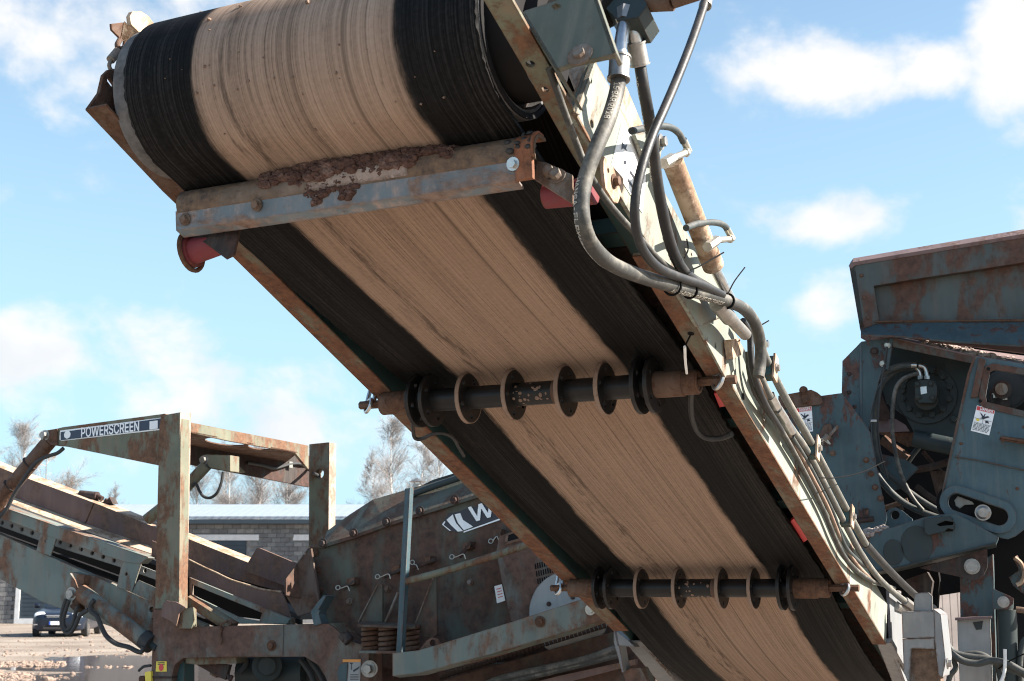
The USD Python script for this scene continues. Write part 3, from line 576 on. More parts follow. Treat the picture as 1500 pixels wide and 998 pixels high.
cv('bolt', [bolt(MP.pt(850, 81), -B_, .012, .012), cyl(MP.pt(850, 81) + B_ * .001, MP.pt(850, 81) - B_ * .003, .026, 20)], 'old_steel', parent=mb)
hm = cv('hydraulic_motor', [cyl(MP.off(.24).pt(880, -10), MP.off(.24).pt(940, -10), .055, 28), plate(MP.off(.20), [(862, -30), (930, -30), (948, 8), (935, 26), (905, 30), (885, 10)], .08)], 'greasy_plate', smooth=40, label='dark hydraulic motor at the top edge of the view')
cv('motor_coupling', cyl(dc(.50), MP.off(.24).pt(900, -8), .062, 24), 'shade_black', parent=hm, smooth=40)
cv('motor_port', [cyl(MP.off(.22).pt(945, 2), MP.off(.22).pt(985, 0), .024, 24), cyl(MP.off(.22).pt(985, 0), MP.off(.22).pt(1022, -12), .019, 24)], 'brown_rust', parent=hm, smooth=50)

# hoses: the path is (pixel, distance of the plane from the belt middle)
hp_ = lambda pts: [CA(a - .118).pt(u, v) for u, v, a in pts]
def hose(pts, r, mat, label=None): return hp_(pts), cv('hydraulic_hose', tube(hp_(pts), r, 14), mat, smooth=60, label=label)
def ferrule(p0, p1, r, par): return cv('ferrule', [cyl(p0, p1, r, 20), cyl(p0, p0 + (p1 - p0) * .08, r * 1.1, 20), cyl(p1 - (p1 - p0) * .08, p1, r * 1.1, 20)], 'dull_metal', parent=par, smooth=50)
HA = [(937, 92, .80), (943, 130, .80), (951, 175, .79), (957, 220, .78), (964, 275, .77), (976, 335, .76), (990, 378, .75), (1008, 404, .74), (1040, 424, .735), (1075, 446, .73)]
pa, ha = hose(HA, .0135, 'hose_black', 'black hose with white print, second from the sky side')
ferrule(hp_([(931, 62, .80)])[0], hp_([(938, 96, .80)])[0], .0205, ha)
cv('elbow_fitting', tube(hp_([(934, -10, .80), (932, 12, .80), (930, 30, .80), (929, 48, .80), (932, 66, .80)]), .0155, 16), 'bright_metal', parent=ha, smooth=60)
cv('union_nut', cyl(hp_([(930, -4, .80)])[0], hp_([(933, 10, .80)])[0], .026, 6), 'dull_metal', parent=ha)
HB = [(907, 112, .79), (902, 140, .785), (890, 178, .78), (872, 220, .765), (858, 260, .75), (852, 296, .745), (855, 330, .745), (868, 360, .74), (893, 385, .74), (930, 402, .74), (975, 416, .745), (1020, 428, .75), (1062, 440, .755), (1090, 453, .76), (1106, 474, .76), (1113, 500, .755), (1114, 530, .75), (1111, 552, .745)]
pb, hb = hose(HB, .0165, 'hose_dusty', 'thick grey hose hanging in a loop in front of the belt')
ferrule(hp_([(908, 84, .79)])[0], hp_([(906, 117, .79)])[0], .0225, hb)
cv('elbow_fitting', tube(hp_([(916, 12, .79), (916, 28, .79), (912, 48, .79), (909, 68, .79), (908, 88, .79)]), .0145, 16), 'bright_metal', parent=hb, smooth=60)
cv('union_nut', cyl(hp_([(917, 14, .79)])[0], hp_([(915, 32, .79)])[0], .021, 6), 'dull_metal', parent=hb)
HC = [(1037, -12, .84), (1024, 30, .84), (1008, 75, .84), (990, 120, .835), (972, 162, .83), (955, 200, .82), (940, 245, .81), (931, 290, .80), (931, 330, .79), (941, 364, .78), (962, 390, .775), (992, 405, .77), (1030, 418, .77), (1058, 432, .765)]
pc_, hc = hose(HC, .0105, 'hose_black', 'thin black hose slanting down against the sky')
ferrule(hp_([(1040, -18, .84)])[0], hp_([(1033, 9, .84)])[0], .0145, hc)
HE = [(804, 100, .70), (815, 130, .70), (830, 172, .70), (846, 214, .70), (862, 252, .71), (884, 288, .715), (910, 320, .72), (940, 352, .725), (970, 385, .73), (1005, 408, .735)]
pe_, he = hose(HE, .0075, 'hose_dusty', 'thin grey line running down beside the side plate')
for path, r, txt, start, h, flip, tw in ((pa, .0135, 'HD 220 EN853 2SN 19 WP 215 BAR', .03, .0105, False, -A_ * .55 - B_ * .8), (pa, .0135, 'HANSA-FLEX HD 220 EN853', .43, .0105, False, -A_ * .55 - B_ * .8),
                                     (pb, .0165, '15 BAR 2018', .02, .0125, False, -B_ + A_ * .35), (pb, .0165, 'HANSA-FLEX HD220 EN 853 2SN 19 WP 215 BAR 2018', .27, .0125, False, -A_ * .5 - B_ * .7 - N_ * .4),
                                     (pb, .0165, 'HANSA-FLEX HD220 EN 853 2SN 19 WP 215', .88, .012, False, -N_ * .5 - B_ * .5 + A_ * .1)):
    cv('hose_lettering', text_on_tube(path, r, txt, start, h, tw, flip), 'hose_print', parent=(ha if path is pa else hb))
# pipes clipped along the rail
hp2_ = lambda pts: [CA(a - .138).pt(u, v) for u, v, a in pts]
def pipe(pts, r, mat, label=None): return cv('hydraulic_pipe', tube(hp2_(pts), r, 14), mat, smooth=60, label=label)
pipe([(1112, 500, .735), (1124, 530, .735), (1150, 582, .735), (1190, 652, .735), (1243, 752, .735), (1268, 797, .735)], .0125, 'hose_grey', 'outer grey pipe along the right rail')
p2 = cv('hydraulic_hose', tube(hp2_([(1268, 797, .735), (1290, 822, .735), (1320, 853, .735), (1356, 886, .735)]), .0150, 14), 'hose_black', smooth=60, label='black hose end at the foot of the right rail')
cv('pipe_union', [cyl(*hp2_([(1350, 880, .735), (1368, 892, .735)]), .017, 6), cyl(*hp2_([(1362, 888, .735), (1375, 897, .735)]), .012, 12)], 'dull_metal', parent=p2)
p3 = pipe([(1112, 548, .725), (1130, 585, .725), (1162, 632, .725), (1186, 668, .725), (1237, 766, .725), (1262, 812, .725), (1290, 850, .725), (1325, 880, .725), (1345, 892, .725)], .0115, 'hose_grey', 'inner grey pipe along the right rail')
cv('pipe_union', [cyl(*hp2_([(1128, 580, .726), (1137, 596, .726)]), .0165, 6), cyl(*hp2_([(1139, 599, .726), (1150, 616, .726)]), .0155, 6), cyl(*hp2_([(1150, 616, .726), (1160, 632, .726)]), .0140, 20)], 'bright_metal', parent=p3)
cv('pipe_union', [cyl(*hp2_([(1325, 880, .725), (1338, 890, .725)]), .018, 6), cyl(*hp2_([(1312, 888, .70), (1332, 896, .70)]), .016, 12)], 'dull_metal', parent=p3)
for pts, r, mat in (([(1095, 515, .715), (1098, 545, .715), (1106, 575, .715), (1126, 604, .715), (1150, 640, .715), (1180, 695, .712), (1205, 745, .71), (1226, 795, .71), (1245, 826, .71), (1275, 850, .71), (1310, 862, .71)], .0085, 'hose_dusty'),
                    ([(1103, 535, .72), (1112, 560, .72), (1128, 590, .718), (1152, 628, .716), (1185, 690, .715), (1212, 742, .714), (1232, 790, .712), (1256, 828, .71), (1280, 852, .71)], .0065, 'worn_rim'),
                    ([(1160, 640, .72), (1182, 676, .72), (1206, 722, .718), (1222, 756, .717), (1238, 800, .714), (1262, 826, .713), (1272, 830, .713)], .0075, 'hose_green'),
                    ([(1088, 470, .735), (1098, 490, .735), (1100, 520, .735), (1104, 548, .735), (1120, 590, .73), (1145, 632, .728)], .0095, 'hose_black')):
    cv('hydraulic_hose', tube(hp2_(pts), r, 12), mat, smooth=60)
for u, v in ((1127, 540), (1190, 657), (1241, 757)):
    c = CA(.597).pt(u, v); k = cv('pipe_clamp', box(c - A_ * .004, A_, B_, N_, .036, .034, .066), 'teal_dark'); cv('clamp_plate', box(c + A_ * .018, A_, B_, N_, .006, .040, .080), 'tan_cylinder', parent=k)
    cv('bolt', bolt(c + A_ * .021, A_, .010, .010), 'dull_metal', parent=k)
# fittings and the tan ram beside the side plate
ram = cv('tension_ram', [tube(hp_([(985, 236, .735), (1040, 378, .735)]), .0265, 24, smooth=False), tube(hp_([(1037, 370, .735), (1045, 390, .735)]), .0285, 24, smooth=False)], 'tan_cylinder', smooth=50, label='tan tensioning ram against the sky beside the side plate')
cv('ram_rod', tube(hp_([(1044, 388, .735), (1070, 438, .735)]), .014, 16, smooth=False), 'bright_metal', parent=ram)
cv('pipe_union', [cyl(*hp_([(1050, 445, .735), (1068, 466, .735)]), .021, 18), cyl(*hp_([(1066, 463, .735), (1092, 490, .735)]), .017, 18)], 'dull_metal', parent=ram, smooth=50)
for h_, f_ in (([(925, 192, .75), (945, 188, .75), (965, 185, .755), (982, 187, .76), (994, 195, .76), (1001, 208, .76)], [(1001, 205), (1009, 222), (985, 232), (972, 240)]),
               ([(1005, 334, .755), (1022, 328, .755), (1045, 326, .76), (1060, 330, .76), (1068, 340, .76)], [(1064, 334), (1073, 350), (1050, 352), (1036, 362)])):
    hh = cv('ram_hose', tube(hp_(h_), .0085, 12), 'hose_green', smooth=60)
    P_ = [CA(.642).pt(*q) for q in f_]
    cv('elbow_fitting', [cyl(P_[0], P_[1], .009, 14), cyl(P_[1] + unit(P_[0] - P_[1]) * .005, P_[1] + unit(P_[2] - P_[1]) * .02, .008, 6), cyl(P_[1] + unit(P_[2] - P_[1]) * .018, P_[1] + unit(P_[2] - P_[1]) * .03, .0115, 6), cyl(P_[1] + unit(P_[2] - P_[1]) * .03, P_[2], .0085, 12), cyl(P_[2], P_[3], .0135, 6)], 'zinc', parent=hh)
cv('bracket_ear', plate(CA(.582), [(930, 196), (945, 194), (962, 200), (970, 215), (966, 240), (945, 236)], .01, r=.003), 'mint_paint')
cv('bolt', bolt(CA(.587).pt(968, 208), A_, .013, .014), 'dull_metal')
for q in ([(1011, 396), (1025, 390), (1060, 370)], [(1066, 431), (1076, 412), (1091, 392)], [(1114, 477), (1126, 470)], [(1200, 700), (1225, 700), (1262, 692), (1296, 676)], [(1006, 350), (1008, 365), (1003, 378)]):
    cv('cable_tie', tube([CA(.652).pt(*x) for x in q], .0019, 6), 'tie_black')
for path, i0, r in ((pb, .90, .022), (pb, 1.02, .019), (pb, 1.30, .019)):
    p_ = spline(path, 10); L_ = np.r_[0, np.cumsum(np.linalg.norm(np.diff(p_, axis=0), axis=1))]
    c = np.array([np.interp(i0, L_, p_[:, k]) for k in range(3)]); t_ = np.array([np.interp(i0 + .01, L_, p_[:, k]) for k in range(3)]) - c
    cv('cable_tie', torus(c, t_, r, .003, 20, 6), 'tie_black')
cv('rail_bracket', [plate(CA(.582), [(1070, 498), (1084, 496), (1086, 520), (1074, 526)], .02)], 'tan_cylinder')
cv('bolt', bolt(CA(.602).pt(1120, 504), A_, .011, .012), 'bright_metal')

# grey foot bracket on the right rail and its counterpart on the left
gb = cv('foot_bracket', [plate(CN(RN + .004), [(1285, 944), (1306, 942), (1342, 1006), (1310, 1006)], .02), plate(CA(RW + .004), [(1302, 862), (1320, 866), (1322, 940), (1333, 985), (1345, 1010), (1330, 1010), (1306, 942)], .012)], 'grey_coat', label='light grey foot bracket clamped on the right rail')
G0 = Plane(CA(.62).pt(1322, 900), A_, V(0, 0, 1), unit(V(.44441316, .89582194, 0)))
cv('bracket_box', plate(G0, [(1321, 896), (1370, 896), (1370, 934), (1322, 935)], .12), 'grey_coat', parent=gb)
cv('bracket_cheek', loft([G0.pt(1367, 892), G0.pt(1378, 900), G0.pt(1385, 965), G0.pt(1381, 992), G0.pt(1375, 990), G0.pt(1369, 935)], [x + G0.en * .16 for x in (G0.pt(1367, 892), G0.pt(1378, 900), G0.pt(1385, 965), G0.pt(1381, 992), G0.pt(1375, 990), G0.pt(1369, 935))]), 'grey_coat', parent=gb)
cv('bracket_roof', plate(G0.off(.004), [(1322, 936), (1369, 935), (1369, 951), (1334, 950), (1331, 1002), (1324, 985)], .1), 'grey_coat', parent=gb)
cv('bracket_tab', plate(G0.off(.03), [(1338, 896), (1340, 869), (1360, 868), (1366, 874), (1366, 897)], .01, r=.004), 'grey_coat', parent=gb)
cv('bolt', [bolt(G0.pt(1383, 972) + A_ * .012, A_, .014, .016)], 'dull_metal', parent=gb)
cv('support_leg', plate(G0.off(.03), [(1333, 949), (1374, 949), (1379, 1010), (1331, 1010)], .07), 'old_steel', label='brown square leg inside the right foot bracket')
gl = cv('foot_bracket', [plate(CN(LN + .004), [(915, 940), (940, 940), (1005, 1012), (975, 1012)], .006), plate(CA(LW + .06, 1), [(938, 925), (945, 932), (1040, 1020), (1000, 1012), (940, 946)], .006)], 'grey_coat', label='light grey foot bracket under the lower end of the left rail')
G1 = Plane(CA(LW - .02).pt(905, 940), A_, V(0, 0, 1), unit(V(.44441316, .89582194, 0)))
cv('bracket_cheek', plate(G1, [(899, 922), (903, 924), (914, 985), (911, 985), (899, 940)], .08), 'grey_coat', parent=gl)
cv('bracket_roof', plate(G1, [(900, 922), (922, 940), (930, 948), (904, 946)], .06), 'grey_coat', parent=gl)
cv('support_leg', plate(G1.off(.03), [(912, 984), (924, 979), (938, 978), (955, 1010), (920, 1010)], .09, r=.006), 'chassis_brown', label='green brown leg below the left rail')

# ------------------------------------------------------------------ ground, puddle, rubble
nodes = {'tc': ('texture_coordinate', {}), 'a': ('noise_texture', {'scale': .35, 'detail': 8.0, 'roughness': .65}), 'b': ('noise_texture', {'scale': 9.0, 'detail': 8.0, 'roughness': .75}),
         'mp': ('mapping', {'scale': (.3, .55, 1)}), 'c': ('noise_texture', {'scale': 1.0, 'detail': 5.0, 'roughness': .6}),
         'r': ('rgb_ramp', {'ramp': [(.3, (.15, .12, .10)), (.5, (.275, .23, .19)), (.72, (.36, .31, .26))]}), 'r2': ('rgb_ramp', {'ramp': [(.35, (.55, .52, .5)), (.6, (1, 1, 1))]}),
         'mx': ('mix_color', {'blend_type': 'multiply', 'fac': .8}), 'ad': ('math', {'math_type': 'add'}), 'hf': ('math', {'math_type': 'multiply', 'value2': .5}),
         'bp': ('bump', {'strength': .8, 'distance': .05}), 'p': ('principled_bsdf', {'roughness': .9, 'specular_ior_level': .2})}
L['gravel_ground'] = usdkit.material(stage, '/World/Looks/gravel_ground', nodes, [('tc.object', 'a.vector'), ('tc.object', 'b.vector'), ('tc.object', 'mp.vector'), ('mp.vector', 'c.vector'), ('b.fac', 'ad.value1'), ('a.fac', 'ad.value2'), ('ad.value', 'hf.value1'), ('hf.value', 'r.fac'),
    ('c.fac', 'r2.fac'), ('r.color', 'mx.a'), ('r2.color', 'mx.b'), ('mx.result', 'p.base_color'), ('b.fac', 'bp.height'), ('bp.normal', 'p.normal')], surface='p.BSDF')
obj('ground', trimesh.Trimesh([(-900, -900, 0), (900, -900, 0), (900, 900, 0), (-900, 900, 0)], [[0, 1, 2], [0, 2, 3]]), 'gravel_ground', kind='structure', smooth=False)
H0 = Plane(V(0, 0, .004), V(1, 0, 0), V(0, 1, 0), V(0, 0, 1))
nodes = {'tc': ('texture_coordinate', {}), 'n': ('noise_texture', {'scale': 3.0, 'detail': 4.0}), 'bp': ('bump', {'strength': .12, 'distance': .02}), 'p': ('principled_bsdf', {'base_color': (.10, .075, .06), 'roughness': .06, 'specular_ior_level': .8})}
L['water'] = usdkit.material(stage, '/World/Looks/water', nodes, [('tc.object', 'n.vector'), ('n.fac', 'bp.height'), ('bp.normal', 'p.normal')], surface='p.BSDF')
def shore(px, n=9):
    g = Polygon([H0.uv(*p) for p in px]).buffer(0); c = np.array(g.segmentize(.35).exterior.coords)
    d = (meshkit.fbm(np.c_[c * .8, np.zeros(len(c))], 4, 3) - .5) * 2.2
    ctr = c.mean(0); v = c + unit(V(1, 0)) * 0; v = c + (c - ctr) / np.linalg.norm(c - ctr, axis=1)[:, None] * d[:, None]
    return Polygon(v).buffer(0)
pud = shore([(85, 961), (300, 960), (430, 965), (520, 985), (520, 1015), (40, 1030), (-20, 1012), (55, 993), (78, 985), (-10, 981.5), (-10, 978.5), (60, 974)])
mW = trimesh.util.concatenate([trimesh.creation.triangulate_polygon(g, engine='earcut') and trimesh.Trimesh(np.c_[trimesh.creation.triangulate_polygon(g, engine='earcut')[0], np.full(len(trimesh.creation.triangulate_polygon(g, engine='earcut')[0]), .004)], trimesh.creation.triangulate_polygon(g, engine='earcut')[1]) for g in (getattr(pud, 'geoms', None) or [pud])])
obj('puddle', mW, 'water', kind='structure', smooth=False)
paint('rubble_stone', (.23, .17, .135), rust=.35, scale=2.5, seed=31, rust_dark=(.16, .10, .08), rust_light=(.5, .38, .3), dirt=.5, dirt_col=(.3, .2, .16), rough=.9, spec=.2)
def rubble():
    ms = []
    for n, (u0, u1), (v0, v1), r0 in ((380, (-10, 95), (969, 977), .018), (300, (-20, 50), (986, 1000), .018), (220, (-20, 320), (945, 964), .018), (20, (125, 195), (976, 978.5), .022), (30, (50, 110), (985, 998), .016), (120, (-20, 230), (925, 945), .02)):
        for _ in range(n):
            u, v = rng.uniform(u0, u1), rng.uniform(v0, v1); c = H0.pt(u, v); r = r0 * rng.lognormal(0, .55)
            m = trimesh.creation.icosphere(1, 1.0); m.vertices = m.vertices * (1 + rng.normal(0, .16, (len(m.vertices), 1))) * V(r * rng.uniform(.8, 1.6), r, r * rng.uniform(.4, .8)) + c + V(0, 0, r * .15); ms.append(m)
    return trimesh.util.concatenate(ms)
obj('rubble', rubble(), 'rubble_stone', kind='stuff', label='loose pinkish stones and clods along the puddle edge', cat='rubble', smooth=False)

# ------------------------------------------------------------------ block building with metal roof
YB = 65.0
px_x = lambda u: (u - 750) / F * YB * 1.0105
px_z = lambda v: 1.6 + (863 - v) / F * YB * 1.02
for i, c in enumerate(((.135, .135, .14), (.17, .17, .17), (.21, .205, .20))): plain(f'block_{"abc"[i]}', c, rough=.95, scale=6, vary=.3, bump=.6)
plain('mortar', (.27, .265, .26), rough=.95, scale=5)
plain('roof_sheet', (.24, .28, .33), rough=.5, scale=2, vary=.08)
plain('dark_door', (.025, .04, .055), rough=.5, scale=3)
plain('white_trim', (.62, .62, .62), rough=.6, scale=4)
bd = thing('block_building', 'long low grey block building with pale metal roof behind the machines', 'building')
X0, X1, ZE = -46.0, px_x(548), px_z(766)
obj('wall', box(V((X0 + X1) / 2, YB + 5.05, ZE / 2), V(1, 0, 0), V(0, 1, 0), V(0, 0, 1), X1 - X0, 10, ZE), 'mortar', bd)
ZR = px_z(747) + .25
rf = obj('roof', loft([V(X0 - .4, YB - .5, ZE + .02), V(X1 + .3, YB - .5, ZE + .02), V(X1 + .3, YB + 4.5, ZR), V(X0 - .4, YB + 4.5, ZR)], [V(X0 - .4, YB - .5, ZE + .14), V(X1 + .3, YB - .5, ZE + .14), V(X1 + .3, YB + 4.5, ZR + .12), V(X0 - .4, YB + 4.5, ZR + .12)]), 'roof_sheet', bd)
ribs = [loft([V(x - .05, YB - .52, ZE + .13), V(x + .05, YB - .52, ZE + .13), V(x + .05, YB + 4.5, ZR + .11), V(x - .05, YB + 4.5, ZR + .11)], [V(x - .03, YB - .52, ZE + .142), V(x + .03, YB - .52, ZE + .142), V(x + .03, YB + 4.5, ZR + .122), V(x - .03, YB + 4.5, ZR + .122)]) for x in np.arange(X0, X1, .38)]
obj('roof_ribs', ribs, 'roof_sheet', rf, kind='stuff', smooth=False)
obj('eave_board', box(V((X0 + X1) / 2, YB - .48, ZE - .10), V(1, 0, 0), V(0, 1, 0), V(0, 0, 1), X1 - X0 + .6, .05, .2), 'dark_door', rf)
def door(u0, u1, v0, name):
    x0, x1, z1 = px_x(u0), px_x(u1), px_z(v0)
    d = obj(name, box(V((x0 + x1) / 2, YB + .02, z1 / 2), V(1, 0, 0), V(0, 1, 0), V(0, 0, 1), x1 - x0, .12, z1), 'dark_door', bd)
    for k in range(int(z1 / .19)): obj('slat', box(V((x0 + x1) / 2, YB - .05, .1 + k * .19), V(1, 0, 0), V(0, 1, 0), V(0, 0, 1), x1 - x0 - .04, .03, .16), 'dark_door', d, smooth=False)
    return x0, x1, z1, d
d1 = door(50, 152, 800, 'garage_door'); d2 = door(308, 369, 795, 'garage_door')
obj('door_frame', [box(V(px_x(47), YB - .08, d1[2] / 2), V(1, 0, 0), V(0, 1, 0), V(0, 0, 1), .2, .1, d1[2]), box(V((d1[0] + d1[1]) / 2, YB - .09, .12), V(1, 0, 0), V(0, 1, 0), V(0, 0, 1), d1[1] - d1[0], .08, .24)], 'white_trim', bd)
for u0, u1 in ((283, 387), (436, 470)): obj('lintel', box(V((px_x(u0) + px_x(u1)) / 2, YB - .02, px_z(791)), V(1, 0, 0), V(0, 1, 0), V(0, 0, 1), px_x(u1) - px_x(u0), .1, .27), 'white_trim', bd)
nb = 0
for u0, u1, v0, v1 in ((272, 462, 769, 852), (-12, 44, 846, 913)):
    x0, x1, z0, z1 = px_x(u0), px_x(u1), max(0, px_z(v1)), px_z(v0)
    for k in range(int(z0 / .21), int(z1 / .21) + 1):
        for j in range(int((x1 - x0) / .42) + 1):
            x = x0 + (j + .5 * (k % 2)) * .42; z = k * .21 + .105
            if z > ZE - .2 or nb > 298: continue
            if any(d[0] - .3 < x < d[1] + .3 and z < d[2] + .05 for d in (d1, d2)) or (abs(z - px_z(791)) < .22 and (px_x(281) < x < px_x(390) or px_x(433) < x)): continue
            obj('block', box(V(x, YB - .012 + rng.uniform(-.008, .008), z), V(1, 0, 0), V(0, 1, 0), V(0, 0, 1), .405, .11, .192), 'block_' + 'abc'[rng.integers(3)], bd, smooth=False); nb += 1
fl_ = V(px_x(606.5), YB + 3, 0); k_ = 1.05
obj('flue_pipe', [cyl(fl_ + V(0, 0, 4.5), fl_ + V(0, 0, px_z(708)), .21, 16), cyl(fl_ + V(0, 0, px_z(705)), fl_ + V(0, 0, px_z(699)), .44, 16, .02), cyl(fl_ + V(-.15, 0, px_z(709)), fl_ + V(-.15, 0, px_z(704)), .025, 6), cyl(fl_ + V(.15, 0, px_z(709)), fl_ + V(.15, 0, px_z(704)), .025, 6)], 'dull_metal', bd, smooth=50)
obj('annex_wall', box(V(fl_[0], YB + 3.4, 2.3), V(1, 0, 0), V(0, 1, 0), V(0, 0, 1), 5, 3, 4.6), 'block_b', bd)
# far pale sheet wall glimpsed through the right machine
plain('pale_sheet', (.50, .42, .37), rough=.8, scale=1.2, vary=.25)
fx = [((u - 750) / F * 24 * 1.01) for u in (1330, 1460)]
fw = thing('sheet_wall', 'pale pinkish corrugated wall glimpsed through the gap left of the blue column', 'wall')
for k in range(12):
    x = fx[0] + (fx[1] - fx[0]) * (k + .5) / 12
    obj('sheet', box(V(x, 24, 1.05), V(1, 0, 0), V(0, 1, 0), V(0, 0, 1), (fx[1] - fx[0]) / 12 - .012, .04, 2.1), 'pale_sheet', fw)
for z in (.5, 1.6): obj('batten', box(V(sum(fx) / 2, 24.06, z), V(1, 0, 0), V(0, 1, 0), V(0, 0, 1), fx[1] - fx[0], .06, .08), 'old_steel', fw)

# ------------------------------------------------------------------ bare trees
plain('birch_bark', (.50, .46, .42), rough=.8, scale=3, vary=.3)
plain('dark_bark', (.16, .125, .105), rough=.9, scale=4, vary=.3)
plain('birch_twig', (.235, .215, .205), rough=.9, scale=2, vary=.2)
plain('brown_twig', (.30, .235, .19), rough=.9, scale=2, vary=.2)
def stick(ms, a, b, r0, r1, seg=4):
    d = unit(b - a); x = unit(np.cross(d, V(.3, .5, .81))); y = np.cross(d, x); th = np.arange(seg) * 2 * np.pi / seg
    R_ = np.cos(th)[:, None] * x + np.sin(th)[:, None] * y
    f = [[j, (j + 1) % seg, seg + (j + 1) % seg] for j in range(seg)] + [[j, seg + (j + 1) % seg, seg + j] for j in range(seg)]
    ms.append((np.vstack([a + R_ * r0, b + R_ * r1]), np.array(f)))
def join(ms):
    n, v, f = 0, [], []
    for a, b in ms: v.append(a); f.append(b + n); n += len(a)
    return trimesh.Trimesh(np.vstack(v), np.vstack(f), process=False)
def tree(kind, seed, h):
    r = np.random.default_rng(seed); tr, tw = [], []
    pts = [V(0, 0, 0)]; lean = r.normal(0, .03, 2)
    for i in range(10): pts.append(pts[-1] + V(lean[0] * h / 10 + r.normal(0, .06), lean[1] * h / 10 + r.normal(0, .06), h / 10))
    R0 = h * .0085
    for i in range(10): stick(tr, pts[i], pts[i + 1], R0 * (1 - i / 10.6), R0 * (1 - (i + 1) / 10.6), 7)
    P_ = np.array(pts); up = 1.25 if kind == 'birch' else .18
    def grow(a, d, ln, rad, lev):
        n = 3; p = a
        for i in range(n):
            d = unit(d + r.normal(0, .13, 3) + V(0, 0, .05 if kind == 'birch' else .0) - (V(0, 0, .07) if lev >= 2 and kind == 'birch' else 0))
            q = p + d * ln / n; stick(tw, p, q, rad * (1 - i / n * .6), rad * (1 - (i + 1) / n * .6), 3); p = q
            if lev < 3:
                for _ in range((3, 3, 2)[lev]):
                    e = unit(d + r.normal(0, .42, 3) + V(0, 0, .14)); grow(p, e, ln * r.uniform(.42, .72), max(rad * .5, .0038), lev + 1)
    nb_ = 60 if kind == 'birch' else 44
    for i in range(nb_):
        t = r.uniform(.25, .97); z = t * 10; k = min(int(z), 9); a = P_[k] + (P_[k + 1] - P_[k]) * (z - k); ph = r.uniform(0, 2 * np.pi)
        ln = h * (.20 if kind == 'birch' else .22) * (1.08 - t) ** .6 * r.uniform(.6, 1.1)
        grow(a, unit(V(math.cos(ph), math.sin(ph), up + r.normal(0, .15))), ln, .015 * h / 12, 1 if i % 4 else 0)
    return join(tr), join(tw)
protos = {}
for key, kind, seed, h in (('a', 'birch', 41, 12.5), ('b', 'birch', 42, 11.0), ('c', 'larch', 43, 9.5), ('d', 'birch', 44, 9.0)):
    tm, cm = tree(kind, seed, h); c = stage.DefinePrim(numbered('/World/Looks/tree_shapes' if False else '/_class_tree_' + key)); c.SetSpecifier(Sdf.SpecifierClass)
    protos[key] = (tm, cm, kind)
def plant(key, u, vtop, Y, rz, label, grp=None):
    x = (u - 750) / F * Y * 1.01; zt = 1.6 + (863 - vtop) / F * Y * 1.02
    tm, cm, kind = protos[key]; s = zt / tm.bounds[1][2]; c, sn = math.cos(rz), math.sin(rz)
    M = np.array([[s * c, -s * sn, 0, x], [s * sn, s * c, 0, Y], [0, 0, s, 0], [0, 0, 0, 1.0]])
    t = thing('bare_birch' if kind == 'birch' else 'bare_larch', label, 'tree', grp, M=M)
    obj('trunk', tm, 'birch_bark' if kind == 'birch' else 'dark_bark', t, smooth=60, local=True)
    obj('crown', cm, 'birch_twig' if kind == 'birch' else 'brown_twig', t, smooth=False, local=True)
G = 'bare trees behind the block building'
for a in (('a', 586, 612, 90, .3, 'tall bare birch left of the flue pipe cap'), ('b', 612, 640, 94, 1.4, 'bare birch rising just behind the flue pipe'), ('d', 556, 678, 92, 2.2, 'small bare birch left of the tall one by the flue'),
          ('b', 645, 655, 96, 3.0, 'bare birch close against the rusty conveyor rail'), ('a', 30, 620, 88, 4.0, 'bare birch at the left edge above the brown cylinder'), ('c', 82, 640, 80, .5, 'bare dark trunked larch under the lettered gantry arm'),
          ('b', 5, 650, 95, 5.0, 'bare birch cut by the left edge of the view'), ('d', 105, 706, 100, 1.0, 'low bushy bare tree above the brown skirt joint'), ('d', 120, 712, 104, 2.4, 'smaller bushy bare tree right of the low one over the skirt'),
          ('a', 303, 650, 92, 1.0, 'bare birch just right of the near gantry post'), ('b', 330, 668, 97, 2.0, 'bare birch seen through the gantry below the green bracket'), ('b', 342, 660, 90, 3.1, 'bare birch with white trunk in the middle of the gantry'),
          ('a', 380, 655, 94, 4.4, 'white trunked birch right of the middle in the gantry'), ('b', 388, 668, 99, 5.2, 'twin birch close right of the white trunk in the gantry'), ('d', 418, 680, 92, .7, 'thin bare birch left of the far gantry post'),
          ('d', 435, 690, 101, 1.9, 'small birch nearest to the far gantry post'), ('d', 184, 725, 105, 3.3, 'far tiny bare tree over the corrugated roof'), ('b', 680, 660, 100, .9, 'birch mostly hidden behind the conveyor rail')):
    plant(*a, G)

# ------------------------------------------------------------------ parked car
plain('car_paint', (.008, .012, .022), rough=.25, spec=.4, scale=5, vary=.05, bump=.0)
plain('chrome', (.7, .7, .72), rough=.15, metallic=1.0, bump=0)
nodes = {'p': ('principled_bsdf', {'base_color': (.012, .016, .02), 'roughness': .05, 'specular_ior_level': .9})}
L['car_glass'] = usdkit.material(stage, '/World/Looks/car_glass', nodes, [], surface='p.BSDF')
plain('lamp_glass', (.62, .65, .68), rough=.12, spec=.8, bump=0)
yaw = math.radians(8); CX = -15.65; CY = 48.9
MCAR = np.eye(4); MCAR[:3, 0] = V(math.sin(yaw), -math.cos(yaw), 0); MCAR[:3, 1] = V(math.cos(yaw), math.sin(yaw), 0); MCAR[:3, 3] = V(CX, CY, 0)   # local x runs to the nose, y to the car's left side
car = thing('parked_car', 'dark blue saloon car parked on the gravel before the garage door', 'car', M=MCAR)
